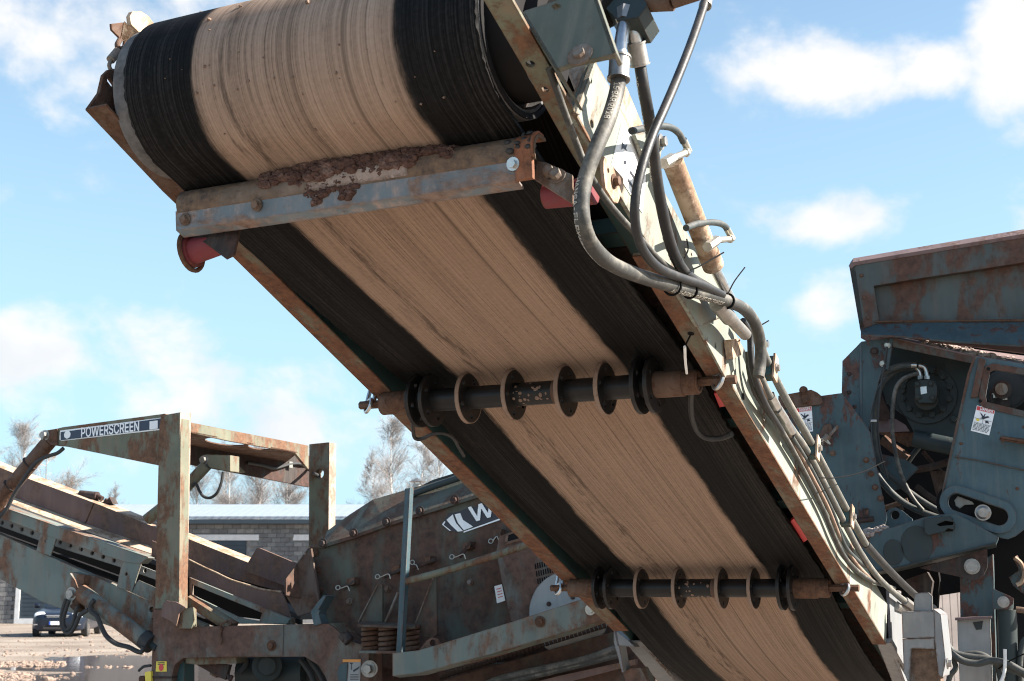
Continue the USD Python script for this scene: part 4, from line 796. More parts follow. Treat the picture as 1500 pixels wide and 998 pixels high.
def hull(sections, seg=20):
    rings = []
    for x, hw, z0, z1, e in sections:
        th = np.linspace(0, 2 * np.pi, seg, endpoint=False); c, s = np.cos(th), np.sin(th)
        rings.append(np.c_[np.full(seg, x), hw * np.sign(c) * np.abs(c) ** (1 / e), (z0 + z1) / 2 + (z1 - z0) / 2 * np.sign(s) * np.abs(s) ** (1 / e)])
    v = np.vstack(rings); f = []
    for i in range(len(rings) - 1):
        for j in range(seg):
            a, b = i * seg + j, i * seg + (j + 1) % seg; f += [[a, b, b + seg], [a, b + seg, a + seg]]
    for k in range(1, seg - 1): f += [[0, k + 1, k], [(len(rings) - 1) * seg, (len(rings) - 1) * seg + k, (len(rings) - 1) * seg + k + 1]]
    m = trimesh.Trimesh(v, f, process=False); m.fix_normals(); return m
lc = lambda name, mesh, mat, par=None, **k: obj(name, mesh, mat, par or car, local=True, **k)
bx_ = lambda x, y, z, a, b, c: trimesh.creation.box((a, b, c)).apply_translation((x, y, z))
lc('body', hull([(2.22, .50, .34, .62, 3), (2.18, .70, .22, .72, 3), (2.02, .83, .19, .80, 3.2), (1.5, .875, .19, .90, 3.5), (.9, .88, .19, .97, 4), (-1.2, .88, .19, .98, 4), (-1.9, .86, .22, .98, 3.5), (-2.2, .76, .30, .92, 3)]), 'car_paint', smooth=60)
cab = lc('cabin', hull([(1.02, .70, .88, .96, 4), (.25, .68, .9, 1.40, 4), (-.2, .66, .9, 1.46, 4), (-1.0, .66, .9, 1.44, 4), (-1.75, .66, .88, 1.0, 4)]), 'car_paint', smooth=50)
lc('windscreen', trimesh.Trimesh([(1.03, -.64, .96), (1.03, .64, .96), (.30, .56, 1.405), (.30, -.56, 1.405), (1.00, -.64, .95), (1.00, .64, .95), (.27, .56, 1.39), (.27, -.56, 1.39)], [[0, 1, 2], [0, 2, 3], [4, 6, 5], [4, 7, 6], [0, 4, 1], [1, 4, 5], [2, 6, 3], [3, 6, 7], [1, 5, 2], [2, 5, 6], [0, 3, 4], [3, 7, 4]]), 'car_glass', cab)
for s in (-1, 1):
    lc('side_window', trimesh.Trimesh([(.55, s * .705, .98), (-1.2, s * .705, .98), (-.9, s * .675, 1.36), (.15, s * .685, 1.36)], [[0, 1, 2], [0, 2, 3]] if s < 0 else [[0, 2, 1], [0, 3, 2]]), 'car_glass', cab)
    lc('headlight', hull([(2.10, .15, .62, .74, 2.5), (2.06, .19, .60, .80, 2.5), (1.80, .12, .70, .84, 2.5)]).apply_translation((0, s * .60, 0)), 'lamp_glass', smooth=60)
    lc('mirror', hull([(.78, .08, .98, 1.08, 2.2), (.72, .11, .95, 1.12, 2.2), (.62, .09, .97, 1.10, 2.2)]).apply_translation((0, s * .97, 0)), 'car_paint', smooth=60)
    for x in (1.38, -1.35):
        w = lc('wheel', trimesh.creation.cylinder(.315, .2, sections=28).apply_transform(trimesh.transformations.rotation_matrix(np.pi / 2, [1, 0, 0])).apply_translation((x, s * .80, .315)), 'rubber', smooth=40)
        lc('rim', trimesh.util.concatenate([trimesh.creation.annulus(.19, .215, .21, sections=28)] + [trimesh.creation.box((.4, .045, .21)).apply_transform(trimesh.transformations.rotation_matrix(k * np.pi / 5, [0, 0, 1])) for k in range(5)]).apply_transform(trimesh.transformations.rotation_matrix(np.pi / 2, [1, 0, 0])).apply_translation((x, s * .803, .315)), 'chrome', w)
gr = lc('grille', bx_(2.17, 0, .64, .06, .72, .15), 'rubber')
for k in range(4): lc('grille_bar', bx_(2.205, 0, .585 + k * .038, .02, .70, .014), 'chrome', gr)
lc('grille_frame', trimesh.util.concatenate([bx_(2.2, 0, .72, .03, .76, .025), bx_(2.2, 0, .56, .03, .76, .02)]), 'chrome', gr)
lc('lower_intake', bx_(2.20, 0, .33, .04, .9, .11), 'rubber')
np_ = lc('number_plate', bx_(2.235, 0, .47, .015, .52, .115), 'sticker_white'); lc('plate_band', bx_(2.244, -.235, .47, .004, .05, .11), 'label_blue' if 'label_blue' in L else 'sticker_blue', np_)
lc('bumper_strip', trimesh.util.concatenate([bx_(2.17, s * .62, .42, .04, .3, .03) for s in (-1, 1)]), 'chrome')

# ------------------------------------------------------------------ the machine behind: its axes
MX, QX, ZX = V(.9302, -.3670, 0), V(.3670, .9302, 0), V(0, 0, 1)     # along the machine to the right, across it away from us, up
_r = ray(265, 604); P1 = EYE + _r * (8 / _r[1])
Q = lambda k: Plane(P1 + QX * k, MX, ZX, QX)                          # upright planes along the machine, k metres behind the near post
MM = lambda d: Plane(P1 + MX * d, QX, ZX, -MX)                        # upright planes across it
def strip(pa, A, pb, B, t=.008):
    """sheet steel between two pixel lines that lie on two different planes"""
    ms = []
    for i in range(len(A) - 1):
        c = [pa.pt(*A[i]), pa.pt(*A[i + 1]), pb.pt(*B[i + 1]), pb.pt(*B[i])]; n = unit(np.cross(c[1] - c[0], c[3] - c[0])); n = n if n @ view(c[0]) < 0 else -n
        ms.append(loft(c, [x + n * t for x in c]))
    return trimesh.util.concatenate(ms)
def qtube(pts, k, r, seg=14, **kw): return tube([Q(k).pt(*p) for p in pts], r, seg, **kw)
def qcyl(p0, p1, k, r, seg=20): return cyl(Q(k).pt(*p0), Q(k).pt(*p1), r, seg)
NQ = -QX                                                              # towards the viewer

# gantry and chassis beam
ga = thing('screen_chassis', 'rusty green chassis with tall square gantry posts and an arched lower beam', 'chassis')
post = obj('gantry_post', plate(Q(0), [(233.5, 625), (236, 609), (265, 604), (262, 892), (227, 892)], .085, r=.004), 'olive_green', ga, label='near gantry post with bright right side')
obj('sunlit_flank', plate(MM(.0015), [(263.8, 604.5), (280, 605.5), (274, 890), (261, 891)], .0014), 'sunlit_pink', post)  # thin pink plate, sunlight on the right side put into its colour
k2 = 1.763
obj('gantry_post', plate(Q(k2), [(453, 651), (482, 648), (480, 860), (452, 860)], .085, holes=[(468, 694, .035)], r=.004), 'olive_green', ga, label='far gantry post with a cable hole')
obj('sunlit_flank', loft([Q(k2).pt(482.2, 648.5), Q(k2 + .086).pt(492, 650), Q(k2 + .086).pt(490, 860), Q(k2).pt(480.2, 860)], [x + MX * .0016 for x in (Q(k2).pt(482.2, 648.5), Q(k2 + .086).pt(492, 650), Q(k2 + .086).pt(490, 860), Q(k2).pt(480.2, 860))]), 'sunlit_pink', ga)  # same painted sunlight on the far post
arm = obj('gantry_arm', plate(Q(.03), [(80, 629), (92, 626), (243, 606), (243, 680), (238, 682), (232, 682), (100, 655), (82, 652)], .05, r=.01), 'olive_green', ga, label='tapered arm carrying the white on black lettering')
lug = obj('arm_lug', plate(Q(.02), [(66, 631), (84, 628), (84, 653), (74, 652), (62, 640)], .07, r=.008), 'brown_rust', arm)
obj('pin', bolt(Q(.02).pt(66, 638), NQ, .022, .03), 'dull_metal', arm)
sg = Q(.028)
sign = obj('arm_sign', plate(sg, [(88, 631), (236, 612), (237, 616), (236, 628), (234, 630), (90, 646), (87, 644)], .003), 'sticker_white', arm)
obj('sign_field', plate(sg.off(-.0015), [(88.7, 633.2), (235.4, 613.0), (235.2, 628.0), (88.9, 645.2)], .002), 'sticker_blue', arm)
obj('sign_lettering', text_on(sg.off(-.0015), 'POWERSCREEN', (118, 641), (204, 631), .058, True), 'sticker_white', arm, label='white capital letters POWERSCREEN')
obj('sign_dot', extrude(sg.off(-.003), Point(sg.uv(99, 637)).buffer(.024), .001), 'sticker_white', arm)
obj('sign_square', plate(sg.off(-.003), [(219, 617.5), (231, 616), (231, 628), (219, 629.5)], .001), 'sticker_white', arm)
# arch between the posts: lit lip, holed top sheet, deep web behind
M0 = MM(-.012)
obj('arch_lip', plate(M0, [(279, 619), (452, 653), (452, 688), (448, 683), (432, 663), (340, 647), (279, 634)], .02), 'olive_green', ga, label='sunlit lip of the arch between the posts')
M1 = MM(-.50)
_p = [M0.pt(279, 634), M0.pt(436, 664), M1.pt(420, 663), M1.pt(276, 652)]
AS = Plane(_p[0], _p[1] - _p[0], np.cross(np.cross(_p[1] - _p[0], _p[3] - _p[0]), _p[1] - _p[0]), V(0, 0, 1))
_g = Polygon([((x - _p[0]) @ AS.ex, (x - _p[0]) @ AS.ey) for x in _p])
for (cu, cvv, ru, rv) in ((331, 647.5, 31, 5.2), (380, 655.5, 17, 3.6)): _g = _g.difference(Polygon([AS.uv(cu + ru * math.cos(t), cvv + rv * math.sin(t) + .10 * ru * math.cos(t)) for t in np.linspace(0, 2 * np.pi, 28)[:-1]]).buffer(0))
obj('arch_sheet', extrude(AS, _g, .008), 'brown_rust', ga, label='underside of the arch with big round holes')
obj('arch_web', plate(M1, [(276, 650), (300, 654), (405, 662), (453, 668), (453, 714), (336, 691), (276, 680)], .02), 'soot_brown', ga)
gus = obj('arch_gusset', plate(MM(-.40), [(333, 671), (349, 668), (352, 671), (346, 679), (360, 692), (357, 693), (336, 688)], .02), 'olive_green', ga)
obj('ram_bracket', plate(Q(.28), [(301, 666), (337, 667), (337, 691), (307, 685), (300, 675)], .10, r=.004), 'olive_green', ga, label='green box bracket holding the folding ram')
obj('pin', bolt(Q(.28).pt(299.5, 674), NQ, .020, .03), 'dull_metal', ga)
obj('arch_cable', tube([M1.off(-.02).pt(*p) for p in ((362, 678), (385, 682), (402, 686), (425, 680), (440, 680), (452, 688))] + [Q(k2 - .02).pt(460, 694), Q(k2 + .03).pt(468, 697)], .012, 8), 'rubber', ga)
obj('cable_clip', plate(M1.off(-.03), [(424, 676), (429, 677), (429, 686), (424, 685)], .01), 'zinc', ga)
ram2 = obj('folding_ram', qtube([(303, 681), (262, 725), (216, 761)], .30, .037, smooth=False), 'olive_green', ga, label='green folding ram behind the near post')
obj('ram_hose', qtube([(327, 691), (324, 708), (318, 722), (309, 729), (299, 728), (292, 719), (287, 709), (281, 712)], .27, .009, 8), 'rubber', ram2)
# brown ram hung from the arm
ram3 = obj('arm_ram', [qtube([(73, 646), (34, 692), (-40, 782)], .06, .047, smooth=False)], 'brown_rust', ga, label='brown ram slanting down from the arm at the left edge')
for p in ((44, 679), (16, 712)): obj('clip_ring', torus(Q(.06).pt(*p), unit(Q(.06).pt(73, 646) - Q(.06).pt(-40, 782)), .048, .006), 'soot_brown', ram3)
obj('ram_hose', qtube([(93, 657), (84, 664), (72, 668), (58, 674), (48, 683), (36, 700), (22, 722), (10, 745), (-4, 762)], .0, .012, 10), 'rubber', ram3)
# lower beam
bm = obj('chassis_beam', plate(Q(-.03), [(225, 893), (262, 893), (267, 919), (480, 914), (486, 917), (510, 938), (540, 948), (540, 1010), (484, 1010), (476, 990), (466, 974), (446, 962), (268, 964), (256, 974), (252, 990), (250, 1010), (221, 1010)], .16, r=.004), 'chassis_brown', ga, label='arched rusty lower beam with a yellow label on its leg')
obj('beam_plate', plate(Q(-.036), [(292, 919), (294, 963), (390, 961), (414, 961), (415, 915)], .007), 'chassis_brown', bm)
obj('beam_bolt', bolt(Q(-.036).pt(398, 946), NQ, .02, .02), 'brown_rust', bm)
obj('lug_block', loft([Q(-.06).pt(265, 893), Q(-.06).pt(283, 889), Q(-.06).pt(285, 908), Q(-.06).pt(280, 921), Q(-.06).pt(262, 921)], [Q(.04).pt(266, 895), Q(.04).pt(288, 893), Q(.04).pt(288, 905), Q(.04).pt(288, 921), Q(.04).pt(266, 921)]), 'olive_green', bm)
obj('guide_plate', plate(Q(-.09), [(236, 903), (239, 884), (243, 880), (258, 882), (272, 890), (262, 899), (258, 918), (250, 910)], .01, r=.004), 'skirt_brown', bm)
obj('brace', strip(Q(.10), [(275, 874), (337, 914)], Q(.16), [(282, 871), (350, 912)], .05), 'olive_green', ga)
obj('rope_loop', [qtube([(333, 910), (324, 915), (325, 922), (323, 930), (325, 938), (322, 944)], -.045, .006, 6), torus(Q(-.04).pt(336, 912), NQ, .012, .004)], 'brown_rust', bm)
lb = obj('stop_label', plate(Q(-.033), [(229, 969), (244, 969), (244, 984), (228, 984)], .002), 'label_yellow', bm, label='small yellow label with a red oval')
obj('stop_mark', extrude(Q(-.035), shapely.affinity.scale(Point(Q(-.035).uv(236, 978)).buffer(.020), .8, 1), .001), 'label_red', bm)
obj('stop_text', [plate(Q(-.0345), [(231, v), (241, v - .2), (241, v + 1), (231, v + 1.2)], .001) for v in (970.5, 972.8)], 'sticker_black', bm)
obj('leg_foot', plate(Q(-.036), [(221, 991), (252, 991), (252, 994), (221, 994)], .18), 'soot_brown', bm)
obj('leg_pipe', plate(Q(.02), [(252, 968), (270, 966), (270, 1010), (250, 1010)], .1), 'teal_dark', ga)
ey = obj('emergency_stop', plate(Q(-.05), [(212, 985), (221, 983), (221, 1003), (213, 1003)], .07, r=.008), 'label_yellow', ga, label='yellow box with brown button left of the leg')
obj('stop_button', qcyl((214, 994), (206, 995), -.02, .018, 12), 'brown_rust', ey)
obj('cover_flap', qtube([(203, 983), (210, 977), (221, 975)], -.03, .008, 6), 'rubber', ey)
wl = obj('warning_label', plate(Q(-.034), [(511, 966), (529, 966), (527, 1010), (508, 1010)], .002), 'pale_panel', bm, label='worn white label with orange top stripe')
obj('label_stripe', plate(Q(-.0355), [(502, 966), (528, 966), (528, 970), (502, 970)], .001), 'label_orange', bm)
obj('label_figure', [text_on(Q(-.0355), 'T', (512, 981), (517, 981), .035, True), plate(Q(-.0355), [(517, 982), (527, 976), (525, 980), (518, 985)], .001)] + [plate(Q(-.0355), [(513, v), (525, v), (525, v + .8), (513, v + .8)], .001) for v in (988, 990.4, 992.8, 995.2)], 'sticker_black', bm)
obj('blue_patch', plate(Q(-.0325), [(497, 975), (509, 970), (507, 1010), (497, 1000), (494, 988)], .001), 'blue_green', bm)
obj('pivot_bolt', [bolt(Q(-.04).pt(541, 980), NQ, .024, .03), cyl(Q(-.03).pt(541, 980), Q(-.045).pt(541, 980), .045, 20)], 'dull_metal', bm, smooth=40)
obj('diagonal_edge', plate(Q(-.01), [(482, 914), (488, 913), (525, 956), (540, 962), (536, 968), (516, 956)], .18), 'olive_green', bm)
obj('roller_stub', [qcyl((505, 931), (512, 940), -.05, .030), qcyl((500, 930), (506, 937), -.06, .022)], 'soot_brown', bm)
mot = obj('under_motor', [cyl(Q(.1).pt(391, 976), Q(.5).pt(391, 976), .085, 26), cyl(Q(.06).pt(391, 976), Q(.1).pt(391, 976), .05, 24), cyl(Q(.3).pt(360, 985), Q(.3).pt(455, 985), .12, 20)], 'greasy_plate', ga, smooth=40, label='round dark drive motor under the lower beam')
obj('under_tank', loft([Q(.25).pt(345, 962), Q(.25).pt(470, 960), Q(.25).pt(520, 1012), Q(.25).pt(420, 994), Q(.25).pt(372, 985)], [Q(.9).pt(345, 955), Q(.9).pt(470, 955), Q(.9).pt(520, 1005), Q(.9).pt(420, 990), Q(.9).pt(372, 982)]), 'soot_brown', ga)
obj('under_bracket', [plate(Q(.0), [(272, 964), (346, 963), (347, 972), (290, 974), (272, 972)], .12), plate(Q(.05), [(310, 974), (325, 974), (316, 993), (307, 988)], .04)], 'olive_green', ga)
obj('under_hook', [plate(Q(.04), [(286, 973), (325, 973), (336, 974), (330, 996), (322, 993)], .03), qtube([(334, 988), (337, 996), (340, 990)], .04, .01, 8)], 'soot_brown', ga)
for a, b in (((385, 1005), (392, 990)), ((440, 966), (462, 1005)), ((452, 964), (478, 1010)), ((363, 964), (352, 985))):
    obj('under_hose', qtube([a, ((a[0] + b[0]) / 2 + 3, (a[1] + b[1]) / 2), b], .12, .016, 10), 'rubber', ga)
obj('chassis_rail', box(Q(1.1).pt(700, 1000), MX, QX, ZX, 1.9, 1.6, .32), 'soot_brown', ga)
# support post, handrail and walkway
obj('corner_post', [strip(Q(-.24), [(593, 716), (580, 957)], Q(-.24), [(600.5, 715), (588, 957)], .006), strip(Q(-.24), [(600.5, 715), (588, 957)], Q(-.20), [(606, 714), (593.5, 955)], .006)], 'blue_green_clean', ga, label='slim angle iron post in front of the screen box')
hr_ = obj('handrail', qtube([(594, 852), (640, 840), (700, 822), (770, 799), (840, 775)], -.22, .019, 14), 'olive_green', ga, smooth=50)
wk = obj('walkway_beam', plate(Q(-.32), [(575, 957), (612, 953), (640, 945), (760, 908), (870, 872), (880, 884), (890, 905), (840, 922), (720, 958), (616, 986), (575, 991)], .03, r=.004), 'tail_green', ga, label='blue green walkway beam rising to the right')
obj('walkway_lip', strip(Q(-.32), [(575, 990), (616, 986), (720, 957.5), (840, 922), (890, 904.5)], Q(-.18), [(585, 993), (626, 989), (728, 962), (846, 927), (894, 910)]), 'tail_green', wk)
obj('walkway_grate', [strip(Q(-.16), [(u, 989 - (u - 640) * .305 + .4), (u + 5.2, 989 - (u + 5.2 - 640) * .305 + .4)], Q(.1), [(u + 2, 993 - (u - 640) * .305 + 4), (u + 7.2, 993 - (u + 5.2 - 640) * .305 + 4)], .01) for u in range(642, 885, 6)], 'soot_brown', wk, kind='stuff')
for p in ((791, 929 - 18), (865, 893)): obj('bolt', bolt(Q(-.325).pt(*p), NQ, .018, .012), 'zinc' if p[0] > 800 else 'brown_rust', wk)
obj('lifting_eye', plate(Q(-.28), [(613, 953), (625, 938), (632, 934), (640, 936), (645, 944), (640, 950)], .02, holes=[(634, 942, .016)], r=.004), 'brown_rust', ga)
obj('hose_bundle', [qtube([(700, 1010), (735, 995), (800, 980), (860, 966), (905, 950)], -.1, .022, 10), qtube([(700, 1018), (740, 1001), (800, 986), (850, 974), (905, 960)], -.1, .016, 10)], 'hose_dusty', ga, kind='stuff')
obj('dark_backing', plate(Q(.6), [(620, 985), (760, 935), (900, 880), (1010, 880), (1020, 1015), (600, 1015)], .05), 'soot_brown', ga)  # dark sheet added to block the bright ground under the walkway
obj('lower_frame', [plate(Q(.02), [(590, 1010), (640, 1000), (760, 965), (900, 925), (960, 940), (960, 1010)], .06)], 'box_green', ga)
obj('lower_frame', [plate(Q(-.06), [(720, 1015), (820, 990), (930, 966), (930, 974), (830, 1000), (760, 1015)], .05)], 'skirt_brown', ga)

# screen box on springs
paint('brown_dark', (.075, .055, .046), rust=.5, scale=5, seed=53, rust_dark=(.03, .02, .016), rust_light=(.11, .065, .045), rough=.7)
sb = thing('screen_box', 'rusty dark green vibrating screen box standing on coil springs', 'screen box')
BQ = Q(.15)
top = [(472, 798), (518, 784), (566, 767), (615, 751), (666, 735), (760, 705), (900, 662)]
panel = top[::-1] + [(455, 797), (467, 882), (484, 921), (530, 975), (620, 985), (760, 940), (900, 890)]
side_ = obj('side_panel', plate(BQ, panel, .03), 'box_green', sb)
hood_t = [(479, 778), (512, 754), (546, 732), (604, 716), (650, 702), (740, 672), (880, 628)]
obj('hood', strip(Q(.14), top, Q(.34), hood_t, .01), 'hood_green', sb, label='sloping hood above the bolted flange')
obj('hood_roof', loft([Q(.34).pt(*p) for p in [(479, 778), (546, 732), (650, 702), (880, 628), (880, 760), (490, 860)]], [Q(1.5).pt(*p) for p in [(505, 780), (560, 738), (655, 708), (880, 640), (880, 760), (510, 860)]]), 'box_green', sb)
obj('flange', strip(Q(.125), [(455, 797)] + top, Q(.125), [(455, 802)] + [(u, v + 5) for u, v in top], .02), 'box_green', sb)
for p in ((473, 796), (518, 781), (566, 764.5), (615, 748.5), (666, 732.5)): obj('flange_bolt', bolt(Q(.12).pt(*p), NQ, .017, .022), 'soot_brown', sb)
obj('hood_pipe', qtube([(602, 725), (640, 711), (700, 691), (800, 658)], .26, .019, 12), 'greasy_plate', sb, smooth=50)
obj('rubber_cover', loft([Q(.55).pt(*p) for p in [(612, 716), (622, 709), (634, 703), (660, 695), (720, 676), (720, 700), (640, 716)]], [Q(1.0).pt(*p) for p in [(616, 718), (626, 711), (638, 705), (664, 697), (724, 678), (724, 702), (644, 718)]]), 'greasy_plate', sb)
obj('discharge_chute', strip(Q(.15), [(455, 800), (468, 882)], Q(-.05), [(419, 848), (419, 872)], .012), 'box_green', sb)
obj('chute_end', plate(Q(.04), [(455, 803), (417, 846), (417, 870), (436, 903), (456, 897), (468, 880)], .02, r=.003), 'brown_dark', sb, label='pointed left end plate of the screen box')
for p in ((462, 810), (466, 835), (470, 865)): obj('rivet', bolt(Q(.145).pt(*p), NQ, .013, .008), 'brown_rust', sb)
obj('stop_tab', [plate(Q(-.04), [(455, 896), (464, 884), (471, 885), (467, 900), (471, 914), (460, 917)], .08), plate(Q(-.06), [(462, 886), (474, 872), (478, 873), (466, 894)], .1)], 'blue_green_clean', ga)
for i, (a, b, rg) in enumerate((((503, 863), (520, 851), (495, 861)), ((563, 845), (590, 833), (553, 845)), ((604, 832), (638, 820), (604, 824)), ((673, 816), (690, 795), (662, 816)), ((722, 790), (732, 782), (719, 793)))):
    tb = obj('tension_bolt', qcyl(a, b, .09, .012, 8), 'soot_brown', sb); c = ((a[0] * .4 + b[0] * .6), (a[1] * .4 + b[1] * .6))
    obj('bolt_block', plate(Q(.08), [(c[0] - 5, c[1] - 8), (c[0] + 6, c[1] - 10), (c[0] + 5, c[1]), (c[0] - 6, c[1] + 3)], .07), 'brown_rust', tb)
    obj('cotter_ring', [torus(Q(.06).pt(*rg), unit(NQ + V(.3, 0, .2)), .012, .0032, 14, 6), qtube([(rg[0] + 3, rg[1] + 1), ((rg[0] + a[0]) / 2 + 3, (rg[1] + a[1]) / 2 - 1), (a[0] + 6, a[1] - 4), (a[0] + 9, a[1] + 3)], .06, .003, 6)], 'zinc', tb)
for p in ((513, 881), (569, 863), (690, 853)): obj('stud', [bolt(BQ.pt(*p), NQ, .013, .03), cyl(BQ.pt(*p), BQ.pt(*p) + NQ * .012, .018, 14)], 'old_steel', sb)
sbk = obj('spring_bracket', [plate(Q(.02), [(525, 911), (527, 908), (553, 855), (560, 856), (560, 911)], .02), plate(Q(-.06), [(609, 914), (639, 835), (640, 930), (632, 935), (622, 933), (609, 920)], .02), strip(Q(.0), [(525, 911), (609, 914)], Q(-.2), [(524, 915), (608, 918)], .012), strip(Q(-.19), [(524, 914), (608, 917)], Q(-.19), [(524, 917), (608, 920)], .012)], 'box_green', sb, label='triangular spring bracket with lit edges drawn as pale rods')
for e_ in (((525, 911), (553, 857), .012, .004), ((609, 913), (638, 838), -.068, .0045), ((565, 911), (583, 868), .0, .007)): obj('bracket_edge', qcyl(*e_, 6), 'old_steel', sbk)  # pale rods paint the lit line along the gusset edges
for u in (544, 569, 600):
    c0, c1 = Q(-.09).pt(u, 956), Q(-.09).pt(u, 917); t_ = np.linspace(0, 1, 130); R_ = .044
    pts = c0 + (c1 - c0) * t_[:, None] + R_ * (np.cos(t_ * 2 * np.pi * 5.2)[:, None] * MX + np.sin(t_ * 2 * np.pi * 5.2)[:, None] * QX)
    obj('coil_spring', tube(pts, .0125, 8, smooth=False), 'brown_rust', sb, smooth=60)
obj('spring_seat', plate(Q(-.16), [(526, 953), (585, 954), (585, 958), (526, 957)], .2), 'chassis_brown', ga)
# black and white name strip on the side panel
S1 = Q(.146)
c8 = lambda x, y: (600 + x / 4.158, 680 + y / 4.158)
lg = obj('name_strip', plate(S1, [c8(*p) for p in ((196, 368), (212, 338), (240, 300), (300, 290), (350, 268), (470, 245), (640, 205), (640, 310), (540, 338), (420, 372), (308, 412), (262, 412), (225, 392))], .003), 'sticker_black', sb, label='worn black strip with white chevrons and the letter W')
S2 = Q(.1435)
for q in ([(654, 761.7), (663, 754), (668, 766.7), (678, 778), (670.7, 779), (660, 769)], [(666, 754), (674, 751.7), (678, 761.7), (693, 771.7), (679.5, 777), (670.7, 766)]): obj('chevron', plate(S2, q, .002), 'sticker_white', lg)
obj('strip_border', [plate(S2, q, .002) for q in ([(647.3, 768.5), (651, 763.5), (652.3, 764.6), (649.8, 769), (661, 777.8), (658.5, 777.8)], [(679, 778.7), (752, 752.5), (752, 755), (679, 780.5)])], 'sticker_white', lg)
obj('strip_lettering', text_on(Q(.1415), 'WARRIOR', c8(372, 356), c8(1130, 135), .082, True), 'sticker_white', lg)
# engine guard panel with grille, white disc, paper
eg = obj('engine_guard', plate(Q(.05), [(727, 808), (731, 786), (768, 772), (900, 730), (900, 900), (790, 915), (749, 910), (735, 850)], .02, r=.004), 'chassis_brown', sb, label='lighter brown guard panel with grille slots')
obj('guard_window', plate(Q(.046), [(744, 783), (790, 768), (790, 782), (742, 795)], .004), 'dark_void', eg)
obj('window_frame', [strip(Q(.044), [(741, 783), (790, 766)], Q(.044), [(742, 785), (790, 768)], .006), strip(Q(.044), [(741, 783), (739, 797)], Q(.044), [(745, 782), (743, 796)], .006), strip(Q(.044), [(739, 795), (790, 780)], Q(.044), [(739, 799), (790, 784)], .006)], 'tail_green', eg)
for i in range(3):
    for j in range(13):
        u, v = 783 + j * 3.3 + i * 1.8, 826 + i * 11 - j * .85
        if u > 822 + i * 6: continue
        obj('grille_slot', plate(Q(.0485), [(u, v), (u + 1.7, v - .4), (u + 2.6, v + 7.6), (u + .9, v + 8)], .002), 'dark_void', eg, smooth=False)
obj('white_disc', extrude(Q(.040), Point(Q(.04).uv(832, 899)).buffer(.215, 32), .012), 'pale_panel', eg, label='white half round disc behind the walkway beam')
for p in ((804, 885), (829, 855), (839, 875)): obj('disc_bolt', bolt(Q(.038).pt(*p), NQ, .008, .004), 'soot_brown', eg)
pp = obj('paper_notice', plate(Q(.142), [(724, 859), (735, 856), (740, 880), (728, 884)], .002), 'sticker_white', sb)
obj('paper_print', [plate(Q(.1405), [(727 + i * .8, 863 + i * 4), (734 + i * .8, 861 + i * 4), (734.2 + i * .8, 862 + i * 4), (727.2 + i * .8, 864 + i * 4)], .001) for i in range(4)], 'label_red', pp)

# tail conveyor on the left
tc_ = thing('tail_conveyor', 'rusty green conveyor descending from the left edge to the gantry', 'conveyor')
obj('lower_beam', plate(Q(.10), [(-40, 766), (0, 783), (54, 807), (171, 859), (191, 868), (228, 884), (300, 915), (300, 950), (222, 948), (196, 940), (165, 919), (62, 882), (0, 848), (-40, 828)], .05, r=.004), 'tail_green', tc_, label='blue green rusty lower side beam')
obj('beam_patch', plate(Q(.095), [(192, 868), (203, 850), (228, 861), (228, 884)], .006), 'tail_green', tc_)
obj('top_beam', plate(Q(.085), [(-40, 726), (0, 743), (110, 781), (217, 817), (206, 826), (181, 823), (100, 796), (0, 759), (-40, 743)], .07, r=.003), 'tail_green', tc_, label='top side beam with sunlit upper face')
obj('top_plate', strip(Q(.085), [(-40, 724.5), (0, 741.5), (110, 780), (217, 816)], Q(.32), [(-40, 718), (0, 735), (110, 775), (222, 812)], .006), 'tail_green', tc_)
for q in ([(61, 777), (84, 786), (82, 790), (74, 815), (53, 807)], [(179, 822), (207, 825), (193, 868), (171, 860)]): obj('upright_plate', plate(Q(.09), q, .008, holes=[(q[0][0] + 6, (q[0][1] + q[-1][1]) / 2, .010)]), 'tail_green', tc_)
obj('idler_rail', plate(Q(.22), [(-40, 744), (0, 758), (62, 781), (85, 789), (170, 815), (230, 838), (230, 850), (170, 829), (85, 802), (0, 771), (-40, 757)], .01, holes=[(u, 765 + u * .335, .014) for u in (3, 17, 32, 47, 88, 103, 119, 135, 151, 167, 212)]), 'pale_panel', tc_, label='grey perforated idler rail inside the frame')
for k, dv in ((.35, 9), (.42, 21)): obj('return_belt', plate(Q(k), [(-40, 758 + dv), (0, 772 + dv), (170, 834 + dv), (240, 862 + dv), (330, 898 + dv), (330, 903 + dv), (170, 841 + dv), (0, 779 + dv), (-40, 765 + dv)], .04), 'shade_black', tc_)  # black instead of rubber paints the deep shade in the slot
obj('frame_back', plate(Q(1.05), [(-40, 720), (240, 800), (440, 870), (440, 915), (240, 890), (60, 850), (-40, 800)], .03), 'shade_black', tc_)  # black sheet, shade inside the frame put into the colour
obj('inner_beam', plate(Q(.16), [(277, 846), (425, 907), (420, 914), (330, 914), (277, 890)], .02, holes=[[(281, 856), (384, 898), (380, 910), (350, 905), (281, 872)]]), 'tail_green', tc_)
obj('carrying_belt', plate(Q(.66), [(-40, 720), (0, 738), (118, 782), (222, 819), (440, 901), (440, 908), (222, 826), (0, 745), (-40, 727)], .22), 'rubber', tc_, label='black belt between the skirts')
FK = Q(.92)
up_t, up_b = [(-40, 666), (0, 685), (32, 698), (139, 737), (231, 774), (277, 790), (363, 824), (430, 850)], [(-40, 700), (0, 719), (18, 727), (126, 768), (218, 799), (277, 818), (340, 847), (430, 872)]
obj('far_skirt', plate(FK, [(-40, 666), (0, 685), (32, 698), (137, 736.5), (124, 767), (16, 727), (-40, 703)], .02), 'skirt_brown', tc_, label='purple brown far skirt board, upper length')
